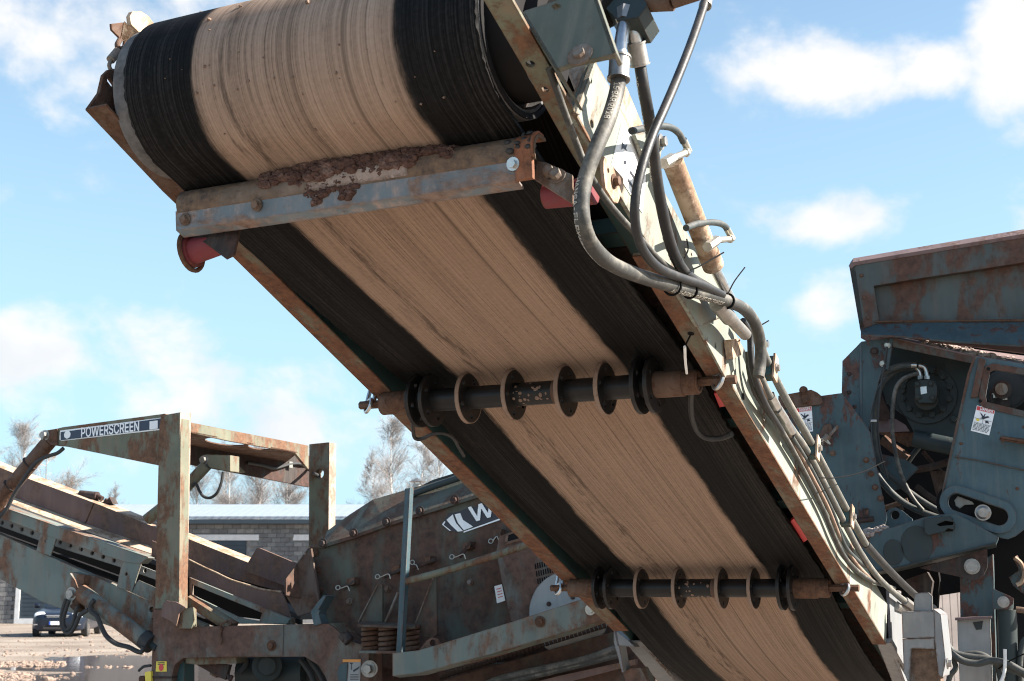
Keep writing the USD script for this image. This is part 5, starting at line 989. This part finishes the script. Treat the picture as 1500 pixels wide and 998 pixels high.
obj('far_skirt', plate(FK, [(139, 737), (231, 774), (277, 790), (363, 824), (430, 850), (430, 872), (340, 847), (277, 820), (218, 800), (126, 768)], .02), 'skirt_brown', tc_, label='purple brown far skirt board, lower length')
obj('skirt_lip', strip(FK, up_t, Q(1.06), [(u + 3, v - 8) for u, v in up_t], .006), 'tan_cylinder', tc_, label='sunlit top lip of the far skirt')  # light tan in place of brown paints the sunlight on the lip
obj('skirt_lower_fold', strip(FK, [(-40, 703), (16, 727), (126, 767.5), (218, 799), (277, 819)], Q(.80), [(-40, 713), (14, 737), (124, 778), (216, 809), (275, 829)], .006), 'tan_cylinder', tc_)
obj('lip_idler', [qcyl((118, 724.5), (143, 727), 1.0, .030, 14), qcyl((143, 727), (150, 731), 1.0, .018, 12), plate(Q(1.0), [(150, 737), (154, 730), (157, 733), (160, 728), (165, 738)], .06)], 'soot_brown', tc_, label='small idler and bracket on the far lip')
obj('near_skirt', plate(Q(.34), [(222, 792), (240, 799), (277, 820), (300, 832), (318, 840), (338, 849), (365, 858), (385, 864), (412, 867), (418, 880), (425, 905), (400, 897), (340, 872), (277, 845), (222, 817)], .012), 'skirt_brown', tc_, label='brown rusty near skirt with a wavy worn edge')
obj('skirt_edge', qtube([(277, 820), (300, 831.5), (318, 839.5), (338, 849), (365, 857.5), (385, 863.5), (412, 867)], .34, .006, 6), 'tan_cylinder', tc_)
obj('chute_plate', plate(Q(.86), [(356, 836), (376, 803), (380, 803), (433, 825), (430, 870), (416, 858)], .02, r=.003), 'skirt_brown', tc_, label='raised brown plate at the foot of the skirts')
obj('belt_wiper', plate(Q(.30), [(385, 897), (388, 895), (425, 906), (425, 915), (383, 914)], .06), 'box_green', tc_)
# lift ram of the tail conveyor
lr = obj('lift_ram', qtube([(118, 868), (140, 884), (180, 914), (214, 940)], -.02, .051, 20, smooth=False), 'tail_green', tc_, smooth=50, label='thick rusty ram under the tail conveyor')
obj('ram_gland', [qcyl((211, 936), (222, 944), -.02, .057, 22)], 'rubber', lr, smooth=50)
obj('ram_rod', qcyl((216, 940), (230, 950), -.02, .022, 16), 'greasy_plate', lr)
obj('ram_bracket', [plate(Q(-.06), [(94, 868), (97, 850), (102, 839), (108, 850), (113, 866), (110, 876), (100, 878)], .02, r=.003), plate(Q(.04), [(104, 838), (124, 843), (122, 855), (116, 862), (106, 858)], .06)], 'tail_green', tc_, label='clevis bracket holding the ram')
obj('pin', bolt(Q(-.065).pt(104.5, 870), NQ, .026, .02), 'dull_metal', lr)
obj('pipe_boss', [qcyl((112, 885), (120, 872), -.02, .03, 12), plate(Q(-.03), [(101, 888), (113, 880), (117, 892), (111, 897)], .05)], 'brown_rust', lr)
for pts, r in (([(97, 878), (93, 890), (90, 905), (91, 917), (96, 926), (103, 927), (110, 918), (117, 902), (130, 893)], .013), ([(101, 880), (97, 892), (93, 908), (95, 920), (100, 922), (107, 914), (110, 900), (114, 888)], .012), ([(138, 879), (133, 886), (133, 895), (142, 903), (148, 917), (156, 932), (170, 943), (188, 948), (200, 954), (207, 955), (211, 948)], .014)):
    obj('ram_hose', qtube(pts, -.09, r, 10), 'rubber', lr, smooth=60)
obj('hinge_ear', plate(Q(.05), [(217, 888), (222, 878), (227, 875), (227, 905), (220, 907), (217, 900)], .03, holes=[(222, 893, .016)], r=.003), 'tail_green', tc_)

# ------------------------------------------------------------------ feed hopper and drive end on the right
fh = thing('feed_hopper', 'rusty green steel hopper with a purple brown rim against the sky at the right', 'hopper')
HQ = Q(.30)
frame = [(1244, 390), (1249, 385), (1320, 373), (1420, 356.5), (1760, 300), (1760, 475), (1500, 473), (1285, 474), (1260, 483)]
rec = [(1280, 419), (1340, 409), (1420, 397), (1735, 347), (1735, 470), (1500, 469.5), (1400, 471), (1288, 471)]
obj('side_wall', plate(HQ, frame, .05, holes=[rec], r=.003), 'hopper_green', fh, label='outer frame of the hopper side')
obj('recessed_panel', plate(HQ.off(.05), [(1275, 412), (1755, 338), (1755, 477), (1280, 476)], .02), 'hopper_green', fh, label='rust stained panel set back in the frame')
obj('far_wall', plate(Q(1.6), [(1256, 392), (1740, 318), (1740, 478), (1270, 480)], .04), 'hopper_green', fh)
obj('rim', strip(Q(.285), [(1243, 390), (1249, 384.5), (1320, 372.5), (1420, 356), (1760, 299.5)], Q(.33), [(1246, 384), (1250, 378.5), (1320, 366.5), (1420, 349.5), (1760, 292)], .02), 'hopper_rim', fh)
obj('end_wall', loft([HQ.pt(1244, 390), HQ.pt(1260, 483), HQ.pt(1266, 483), HQ.pt(1252, 388)], [Q(1.6).pt(1254, 392), Q(1.6).pt(1268, 480), Q(1.6).pt(1274, 480), Q(1.6).pt(1262, 390)]), 'hopper_green', fh)
obj('sloping_skirt', strip(HQ, [(1260, 483), (1285, 475), (1400, 472), (1760, 471)], Q(.14), [(1262, 490), (1318, 492), (1400, 500), (1760, 522)], .01), 'blue_green', fh)
obj('lower_lip', [plate(Q(.5), [(1261, 484), (1300, 490), (1310, 497), (1268, 499), (1261, 495)], .02), plate(Q(.36), [(1300, 489), (1520, 503), (1760, 520), (1760, 540), (1520, 520), (1400, 505), (1318, 497)], .02)], 'hopper_rim', fh)

dr = thing('drive_unit', 'blue green drive end of the machine with hydraulic motor, hoses and slotted guard plate', 'machine')
obj('interior_backdrop', plate(Q(.75), [(1266, 500), (1520, 505), (1740, 520), (1740, 1010), (1456, 1010), (1452, 838), (1445, 812), (1330, 842), (1200, 842), (1200, 700), (1272, 650), (1262, 615), (1268, 560)], .9), 'shade_black', dr)  # backdrop added to close off the sky, black for the interior shade
obj('wing_plate', plate(Q(.22), [(1234, 529), (1262, 500.5), (1303, 495), (1300, 520), (1288, 556), (1277, 600), (1272, 636), (1258, 614), (1233, 580)], .015), 'blue_green', dr, label='angular blue green wing plate against the sky')
obj('wing_fold', strip(Q(.218), [(1259, 503), (1259, 612)], Q(.216), [(1262, 501), (1263, 616)], .003), 'blue_green_clean', dr)
for p in ((1281, 515), ): obj('rivet', bolt(Q(.22).pt(*p), NQ, .014, .012), 'soot_brown', dr)
dp = obj('side_plate', plate(Q(.10), [(1120, 598), (1150, 588), (1203, 580), (1233, 576), (1262, 614), (1275, 634), (1285, 690), (1299, 758), (1296, 772), (1265, 790), (1180, 800), (1120, 700)], .015), 'blue_green', dr, label='blue green side plate with a danger label and bolts')
obj('cap_plate', plate(Q(.085), [(1140, 580), (1168, 575), (1188, 571), (1197, 575), (1203, 580), (1205, 590), (1200, 593), (1152, 598), (1140, 599)], .014, r=.002), 'brown_rust', dp)
for p, mt in (((1180, 588), 'brown_rust'), ((1177, 572), 'brown_rust')): obj('cap_bolt', bolt(Q(.085).pt(*p), NQ, .014, .014), mt, dp)
for p, mt in (((1220, 664), 'old_steel'), ((1269, 674), 'brown_rust'), ((1276, 694), 'brown_rust'), ((1282, 714), 'brown_rust'), ((1290, 730), 'brown_rust')): obj('plate_bolt', bolt(Q(.10).pt(*p), NQ, .010, .013), mt, dp)
obj('rod_pin', [qcyl((1199, 655), (1228, 624), .06, .008, 8), qcyl((1208, 645), (1214, 638), .06, .018, 10)], 'old_steel', dp)
obj('wire_twist', [qtube([(1193, 642), (1202, 647), (1210, 644), (1216, 651)], .05, .0045, 6), qtube([(1194, 648), (1204, 643), (1214, 650)], .05, .0045, 6)], 'zinc', dp)
obj('rusty_boss', plate(Q(.085), [(1200, 638), (1206, 624), (1216, 620), (1220, 630), (1214, 640), (1204, 646)], .014), 'brown_rust', dp)
def danger(par, pl, tl, tr, br, bl, s):
    lerp = lambda x, y: tuple((np.array(tl) * (1 - x) + np.array(tr) * x) * (1 - y) + (np.array(bl) * (1 - x) + np.array(br) * x) * y)
    quad = lambda x0, y0, x1, y1: [lerp(x0, y0), lerp(x1, y0), lerp(x1, y1), lerp(x0, y1)]
    d = obj('danger_label', plate(pl, quad(0, 0, 1, 1), .002), 'sticker_white', par, label='white safety label with a red DANGER band')
    obj('label_band', plate(pl.off(-.0012), quad(.03, .02, .97, .17), .001), 'label_red', d)
    obj('band_text', text_on(pl.off(-.0022), 'DANGER', lerp(.2, .15), lerp(.92, .15), .020 * s, True, .0006), 'sticker_white', d)
    obj('hand_symbol', [plate(pl.off(-.0012), [lerp(*q) for q in qq], .001) for qq in (((.25, .24), (.33, .26), (.5, .36), (.72, .30), (.8, .34), (.6, .42), (.5, .46), (.3, .45), (.42, .40)), ((.5, .26), (.56, .24), (.52, .40), (.47, .36)))] + [plate(pl.off(-.0012), [lerp(*q) for q in ((.62, .50), (.78, .49), (.85, .58), (.72, .57), (.66, .6))], .001)], 'sticker_black', d)
    obj('symbol_disc', plate(pl.off(-.0012), [lerp(.22 + .1 * math.cos(t), .53 + .05 * math.sin(t)) for t in np.linspace(0, 6.28, 13)[:-1]], .001), 'label_yellow', d)
    obj('label_rule', [plate(pl.off(-.0012), quad(.03, .475, .97, .485), .001), plate(pl.off(-.0012), quad(.49, .48, .505, .64), .001), plate(pl.off(-.0012), quad(.03, .635, .97, .645), .001)], 'sticker_black', d)
    rows = []
    for k in range(6):
        x = .06
        while x < .88:
            w = rng.uniform(.06, .16); rows.append(plate(pl.off(-.0012), quad(x, .67 + k * .048, min(.93, x + w), .69 + k * .048), .001)); x += w + .035
    obj('fine_print', rows, 'sticker_black', d, kind='stuff')
danger(dp, Q(.098), (1165, 598), (1189, 595), (1191, 632), (1172, 635), .8)

# motor plate with ring of bolts
mpl = obj('motor_mount', plate(Q(.45), [(1303, 494), (1430, 525), (1424, 560), (1398, 650), (1392, 662), (1345, 645), (1326, 610), (1298, 590), (1290, 560)], .03), 'greasy_plate', dr, label='dark greasy mounting plate behind the motor')
obj('mount_ring', [extrude(Q(.435), Point(Q(.435).uv(1357, 578)).buffer(.150, 40).difference(Point(Q(.435).uv(1357, 578)).buffer(.115, 40)), .014)], 'greasy_plate', mpl)
for k in range(12):
    c = Q(.45).pt(1357, 576) + MX * .118 * math.cos(k * math.pi / 6 + .2) + ZX * .118 * math.sin(k * math.pi / 6 + .2)
    obj('ring_bolt', [cyl(c, c + NQ * .03, .016, 12), cyl(c + NQ * .03, c + NQ * .031, .008, 6)], 'greasy_plate', mpl, smooth=40)
for p in ((1397, 614), (1322, 573)): obj('ring_bolt', bolt(Q(.45).pt(*p), NQ, .016, .02), 'greasy_plate', mpl)
MB = Q(.30)
mo = obj('hydraulic_motor', [plate(MB, [(1342, 560), (1347, 557), (1366, 557), (1370, 560), (1373, 568), (1372, 582), (1367, 590), (1346, 590), (1341, 582), (1340, 568)], .15, r=.006), cyl(Q(.36).pt(1357, 583), Q(.44).pt(1357, 583), .062, 28)], 'greasy_plate', dr, smooth=40, label='small dark motor block with a bright plate')
obj('maker_plate', plate(MB.off(-.003), [(1348, 567), (1357, 566), (1358, 576), (1349, 578)], .003), 'bright_metal', mo)
for p in ((1344, 563), (1363.5, 562.5), (1345, 582), (1366, 583)): obj('motor_bolt', bolt(MB.pt(*p), NQ, .011, .014), 'greasy_plate', mo)
for a, b in (((1358, 556), 0), ((1348.5, 556), 5)):
    obj('elbow_fitting', [qtube([(a[0], a[1]), (a[0] - .5, 546 + b * .4), (a[0] - 4, 538 + b * .6), (a[0] - 12, 535.5 + b * .6)], .31 + b * .006, .0105, 12), qcyl((a[0], 556), (a[0], 551), .31 + b * .006, .0145, 6)], 'bright_metal', mo, smooth=50)
obj('ferrule', [qcyl((1331, 535.5), (1343, 535), .31, .0155, 16)], 'bright_metal', mo, smooth=50)
for pts, k, r, mt in (([(1334, 535.5), (1318, 537), (1302, 543), (1287, 554), (1275, 569), (1268, 586), (1265, 610), (1265, 634), (1269, 658), (1277, 680), (1289, 702), (1306, 722), (1326, 738), (1350, 750), (1390, 764)], .28, .0165, 'hose_green'),
                     ([(1340, 539), (1322, 541), (1306, 549), (1294, 562), (1285, 580), (1281, 604), (1280, 630), (1283, 654), (1288, 676), (1302, 696), (1322, 713), (1342, 728), (1362, 741), (1382, 752)], .33, .0150, 'hose_green'),
                     ([(1346, 547), (1334, 550), (1322, 556), (1313, 568), (1309, 586), (1307, 612), (1308, 640), (1313, 668), (1319, 692), (1328, 714), (1340, 734), (1352, 748)], .26, .0105, 'hose_dusty')):
    obj('hydraulic_hose', qtube(pts, k, r, 12), mt, dr, smooth=60)
obj('hose_band', [torus(Q(.28).pt(1264.5, 617), ZX, .019, .006), torus(Q(.33).pt(1280, 617), ZX, .017, .006)], 'sticker_white', dr)
obj('frame_top', strip(Q(.20), [(1307, 496), (1360, 508), (1430, 524)], Q(.20), [(1308, 508), (1360, 519), (1427, 533)], .012), 'hopper_green', dr, label='rusty frame edge over the motor')
obj('frame_ledge', strip(Q(.20), [(1305, 494), (1430, 521), (1520, 536)], Q(.60), [(1312, 489), (1430, 512), (1520, 524)], .01), 'hopper_rim', dr)
obj('frame_stile', strip(Q(.19), [(1303, 493), (1297, 540)], Q(.19), [(1309, 494), (1301, 542)], .03), 'blue_green', dr)
for p in ((1300, 506), (1293, 533)): obj('cap_nut', bolt(Q(.18).pt(*p), NQ, .010, .016), 'zinc', dr)
obj('cross_tube', qtube([(1338, 642), (1365, 648), (1398, 655)], .40, .045, 18), 'greasy_plate', dr, smooth=50)
# parts in the dark gap
obj('toothed_plate', plate(Q(.38), [(1286, 664), (1326, 673), (1343, 684), (1345, 687), (1326, 706), (1332, 712), (1298, 722), (1290, 700)], .012, r=.002), 'blue_green', dr, label='saw edged plate in the dark gap')
obj('rusty_wing', plate(Q(.42), [(1276, 572), (1290, 576), (1305, 608), (1300, 616), (1274, 616)], .012), 'soot_brown', dr)
obj('rail_piece', plate(Q(.46), [(1283, 614), (1312, 614), (1326, 622), (1332, 632), (1284, 634)], .02), 'hopper_rim', dr)
obj('brown_bar', [qtube([(1292, 643), (1330, 672)], .48, .028, 4, smooth=False), plate(Q(.5), [(1284, 634), (1338, 634), (1345, 650), (1330, 655), (1300, 640)], .012)], 'brown_rust', dr)
obj('bent_pipe', qtube([(1358, 640), (1346, 655), (1336, 668), (1328, 680)], .5, .014, 8), 'greasy_plate', dr)
obj('latch', [plate(Q(.12), [(1262, 748), (1276, 742), (1288, 742), (1292, 762), (1280, 764)], .06), qcyl((1254, 763), (1280, 760), .1, .014, 8), qcyl((1268, 745), (1269, 756), .08, .014, 8)], 'soot_brown', dr)
obj('eye_lug', plate(Q(.16), [(1293, 772), (1297, 752), (1303, 745), (1312, 743), (1320, 747), (1336, 760), (1338, 770), (1310, 776)], .03, holes=[(1311, 754.5, .021)], r=.005), 'blue_green_clean', dr, label='lug with a round eye')
obj('cross_rod', qtube([(1294, 745), (1330, 733)], .4, .014, 8, smooth=False), 'old_steel', dr)

# guard plate with window, slot and label
GQ = Q(.02)
stad = lambda c0, c1, r: Polygon([GQ.uv(*c0), GQ.uv(*c1)] + [GQ.uv(*c0)]).buffer(r) if False else shapely.LineString([GQ.uv(*c0), GQ.uv(*c1)]).buffer(r, 14)
sc0, sc1 = (1402, 736), (1463, 757)
gp = poly(GQ, [(1428, 522), (1470, 528), (1520, 536), (1735, 572), (1735, 800), (1520, 778), (1500, 776), (1487, 786), (1476, 790), (1466, 788), (1430, 772), (1389, 752), (1381, 743), (1379, 728), (1398, 642), (1419, 548)], (), .004)
win = Polygon([GQ.uv(*p) for p in [(1445, 589), (1444, 580), (1450, 545), (1456, 542), (1520, 553), (1520, 607)]])
g_ = obj('guard_plate', extrude(GQ, gp.difference(win).difference(stad(sc0, sc1, .040)), .02), 'blue_green_clean', dr, label='large blue green guard plate with window and slot')
obj('window_frame', extrude(Q(.012), win.buffer(.030).intersection(gp).difference(win), .008), 'hopper_green', g_)
for p in ((1448, 541), (1436, 588)): obj('frame_hole', extrude(Q(.010), Point(GQ.uv(*p)).buffer(.008), .002), 'dark_void', g_)
obj('guard_edge', strip(Q(.012), [(1426, 522), (1417, 548), (1396, 642), (1378, 728)], Q(.012), [(1430, 522), (1421, 548), (1400, 642), (1381, 728)], .012), 'hopper_green', g_)
obj('rusty_stile', plate(Q(.008), [(1434, 524), (1444, 527), (1432, 582), (1422, 583)], .012), 'hopper_green', g_)
obj('slot_rim', extrude(Q(.0), stad(sc0, sc1, .078).difference(stad(sc0, sc1, .042)), .02), 'blue_green_clean', g_, label='raised rim around the slanting slot')
obj('slot_back', [extrude(Q(.10), stad(sc0, sc1, .10), .02)], 'shade_black', dr)  # black backing paints the shade inside the slot
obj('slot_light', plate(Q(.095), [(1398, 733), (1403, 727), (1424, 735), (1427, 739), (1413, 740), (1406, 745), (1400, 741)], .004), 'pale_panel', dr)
obj('slot_bolt', [cyl(Q(.09).pt(1440, 751), Q(-.02).pt(1440, 751), .037, 24), cyl(Q(-.02).pt(1440, 751), Q(-.03).pt(1440, 751), .032, 24, .022)], 'dull_metal', g_, smooth=40, label='round bright bolt head in the slot')
obj('crease', strip(Q(.010), [(1398, 668), (1430, 673), (1520, 692)], Q(.010), [(1398, 669.5), (1430, 674.5), (1520, 693.5)], .009), 'hopper_green', g_)
obj('lower_crease', strip(Q(.012), [(1406, 716), (1460, 737), (1480, 748)], Q(.012), [(1405, 717.5), (1459, 738.5), (1479, 750)], .009), 'brown_rust', g_)
danger(g_, Q(.018), (1431, 594), (1458, 600), (1449, 638), (1422, 631), 1.0)
obj('ledge', [strip(Q(.0), [(1464, 645), (1520, 655)], Q(-.06), [(1466, 642), (1520, 651)], .01), strip(Q(.0), [(1470, 639), (1520, 645)], Q(-.05), [(1466, 643), (1520, 652)], .006)], 'brown_rust', g_)
# roller and bearing behind the window
obj('guide_roller', [cyl(Q(.40).pt(1474, 570), Q(.22).pt(1474, 570), .100, 30), cyl(Q(.22).pt(1474, 570), Q(.20).pt(1474, 570), .085, 30)], 'rubber', dr, smooth=40, label='black roller seen through the guard window')
bg = obj('bearing_block', [plate(Q(.16), [(1449, 570), (1475, 575), (1476, 580), (1450, 576)], .04), cyl(Q(.17).pt(1468, 571), Q(.10).pt(1468, 571), .044, 20), plate(Q(.20), [(1450, 577), (1476, 580), (1480, 596), (1448, 592)], .03)], 'soot_brown', dr, smooth=40)
for p in ((1458, 577), (1472, 580)): obj('bolt', bolt(Q(.155).pt(*p), V(0, 0, -1), .011, .02), 'zinc', bg)
obj('bearing_cap', cyl(Q(.10).pt(1467, 570), Q(.085).pt(1467, 570), .030, 16), 'old_steel', bg)

# main beam and column under it
obj('main_beam', plate(Q(-.05), [(1255, 793), (1271, 784), (1353, 758), (1376, 754), (1400, 752), (1462, 786), (1458, 797), (1400, 812), (1308, 834), (1284, 838), (1255, 815)], .16, r=.004), 'blue_green', dr, label='blue green lower beam with dark wet patches')
obj('dark_patch', [extrude(Q(-.0525), shapely.affinity.scale(Point(Q(-.052).uv(*p)).buffer(1, 16), rx, ry).buffer(.01), .002) for p, rx, ry in (((1309, 809), .036, .05), ((1343, 798), .062, .078))], 'greasy_plate', dr)
obj('beam_block', plate(Q(-.09), [(1353, 760), (1392, 756), (1399, 768), (1397, 776), (1360, 784), (1355, 780)], .05, holes=[[(1372, 768), (1385, 763), (1397, 765), (1396, 769), (1376, 771)], [(1384, 778), (1388, 774), (1397, 776), (1396, 780)]]), 'greasy_plate', dr)
obj('block_back', plate(Q(-.055), [(1356, 762), (1396, 760), (1396, 778), (1360, 782)], .004), 'dark_void', dr)
obj('beam_lip', strip(Q(-.06), [(1284, 838), (1308, 834), (1400, 812), (1458, 797)], Q(.08), [(1288, 842), (1310, 839), (1402, 817), (1460, 802)], .008), 'greasy_plate', dr)
kn = obj('knee_plate', plate(Q(-.02), [(1345, 832), (1400, 817), (1446, 804), (1446, 832), (1441, 842), (1432, 849), (1424, 851), (1404, 845)], .02, r=.003), 'soot_brown', dr, label='dark hinge plate with a big hexagon bolt')
obj('hinge_bolt', [bolt(Q(-.02).pt(1424, 830), NQ, .030, .026, False), cyl(Q(-.02).pt(1424, 830), Q(-.024).pt(1424, 830), .036, 24)], 'dull_metal', kn)
obj('column', plate(Q(.08), [(1406, 846), (1454, 812), (1460, 1010), (1408, 1010)], .14), 'blue_green', dr, label='blue green upright column')
pl_ = obj('pale_plate', plate(Q(-.0), [(1402, 909), (1450, 905), (1454, 1010), (1406, 1010)], .05), 'pale_panel', dr, label='light grey scuffed plate at the foot of the column')
obj('plate_cap', strip(Q(-.03), [(1399, 905), (1452, 903)], Q(-.03), [(1399, 909), (1452, 906)], .08), 'hopper_rim', pl_)
obj('grease_stain', plate(Q(-.003), [(1425, 912), (1440, 910), (1438, 922), (1430, 923)], .002), 'greasy_plate', pl_)
obj('wood_packer', plate(Q(.12), [(1325, 850), (1358, 838), (1366, 852), (1362, 880), (1330, 872)], .1), 'soot_brown', dr)
ju = obj('jack_ram', [qcyl((1475, 893), (1478, 1015), .0, .043, 24), qcyl((1475, 878), (1475, 896), .0, .03, 20)], 'greasy_plate', dr, smooth=50, label='dark upright jack ram at the right edge')
obj('jack_lug', plate(Q(-.05), [(1453, 862), (1478, 873), (1485, 877), (1484, 885), (1475, 893), (1454, 893)], .02, r=.003), 'blue_green', ju)
obj('jack_bolt', bolt(Q(-.05).pt(1470, 882), NQ, .017, .018), 'dull_metal', ju)
obj('side_pipe', qtube([(1488, 893), (1520, 896)], .0, .014, 10, smooth=False), 'old_steel', dr)
for pts, k, r in (([(1374, 893), (1383, 905), (1386, 930), (1390, 948), (1402, 958), (1425, 963), (1448, 966), (1470, 976), (1520, 996)], -.12, .016), ([(1390, 955), (1410, 968), (1432, 972), (1452, 968), (1475, 972), (1500, 985), (1520, 990)], -.14, .016), ([(1386, 940), (1398, 962), (1420, 958), (1440, 960), (1460, 975), (1466, 995), (1470, 1010)], -.10, .014), ([(1395, 965), (1400, 978), (1392, 990), (1388, 1005)], -.1, .012), ([(1520, 925), (1500, 940), (1494, 970), (1496, 1010)], -.02, .014)):
    obj('hydraulic_hose', qtube(pts, k, r, 12), 'hose_green', dr, smooth=60)
obj('rope', qtube([(1472, 951), (1472, 975), (1470, 990), (1464, 1002), (1456, 1012)], -.16, .008, 8), 'tie_white', dr, smooth=60)
obj('belt_tie', [qtube([(1462, 980), (1480, 968), (1500, 958)], -.15, .003, 6), qtube([(1462, 978), (1520, 977)], -.1, .003, 6)], 'tie_black', dr)
obj('hidden_frame', [plate(Q(.6), [(1200, 838), (1520, 800), (1520, 850), (1200, 900)], .05), plate(Q(.25), [(1290, 842), (1372, 822), (1376, 850), (1372, 905), (1340, 905), (1290, 870)], .1), plate(Q(.35), [(1452, 800), (1520, 780), (1520, 1010), (1456, 1010)], .1)], 'shade_black', dr)  # black plates paint the shade in the gaps
obj('torn_sheet', [plate(Q(.2), [(1478, 846), (1484, 858), (1496, 868), (1520, 880), (1520, 812), (1508, 816), (1500, 830)], .01), qtube([(1487, 815), (1496, 834), (1500, 852), (1492, 856)], .15, .012, 6)], 'blue_green', dr)
obj('sheet_edge', qtube([(1486, 817), (1496, 826), (1500, 840), (1497, 852), (1489, 857)], .14, .01, 6), 'tan_cylinder', dr)

# clutter in the dark gap and along the plates
for a, b, k, r in (((1330, 690), (1392, 676), .60, .020), ((1342, 712), (1386, 742), .62, .016), ((1352, 662), (1388, 700), .66, .013), ((1300, 700), (1322, 748), .60, .012)):
    obj('inner_bar', qtube([a, ((a[0] + b[0]) / 2, (a[1] + b[1]) / 2 + 2), b], k, r, 8), 'soot_brown', dr)
obj('inner_plate', plate(Q(.64), [(1362, 690), (1390, 690), (1388, 735), (1372, 728)], .01), 'brown_dark', dr)
for p in ((1490, 716), (1408, 650), (1500, 626)): obj('rivet', bolt(Q(.02).pt(*p), NQ, .005, .004), 'brown_rust', g_)
for p in ((1244, 548), (1244, 575), (1252, 596)): obj('rivet', bolt(Q(.22).pt(*p), NQ, .007, .006), 'soot_brown', dr)
for p in ((1262, 404), (1266, 436), (1272, 466)): obj('seam_bolt', bolt(Q(.30).pt(*p), NQ, .007, .006), 'brown_rust', fh)
obj('weld_seam', qtube([(1281, 471.5), (1340, 470.5), (1420, 470), (1515, 469)], .298, .006, 6), 'brown_rust', fh)
obj('thin_cable', qtube([(1300, 500), (1296, 530), (1290, 570), (1286, 620), (1289, 660), (1300, 700)], .17, .006, 6), 'rubber', dr, smooth=60)
# spilled grit on the ledges
def grit(n, fn_, r0):
    ms = []
    for _ in range(n):
        c = fn_(); r = r0 * rng.lognormal(0, .5); m = trimesh.creation.icosphere(1, 1.0)
        m.vertices = m.vertices * (1 + rng.normal(0, .2, (len(m.vertices), 1))) * V(r * 1.2, r * 1.2, r * .8) + c; ms.append(m)
    return trimesh.util.concatenate(ms)
paint('grit_stone', (.38, .31, .27), rust=.4, scale=9, seed=41, rust_dark=(.13, .09, .075), rust_light=(.5, .42, .37), rough=.95, spec=.15)
obj('spilled_grit', grit(900, lambda: (lambda u, k: Q(k).pt(u, 502 + (u - 1340) * .205 + rng.uniform(-3, 2) - (k - .3) * 22))(rng.uniform(1350, 1515), rng.uniform(.22, .5)), .006), 'grit_stone', None, smooth=False, label='pale grit spilled along the ledge under the hopper', cat='grit', kind='stuff')
obj('sand_heap', grit(1500, lambda: (lambda u: Q(rng.uniform(-.04, .1)).pt(u, 787 - (u - 1268) * .30 - abs(rng.normal(0, 3))))(rng.uniform(1266, 1300)), .0045), 'grit_stone', None, smooth=False, label='small heap of sand on the beam beside the eye lug', cat='sand', kind='stuff')
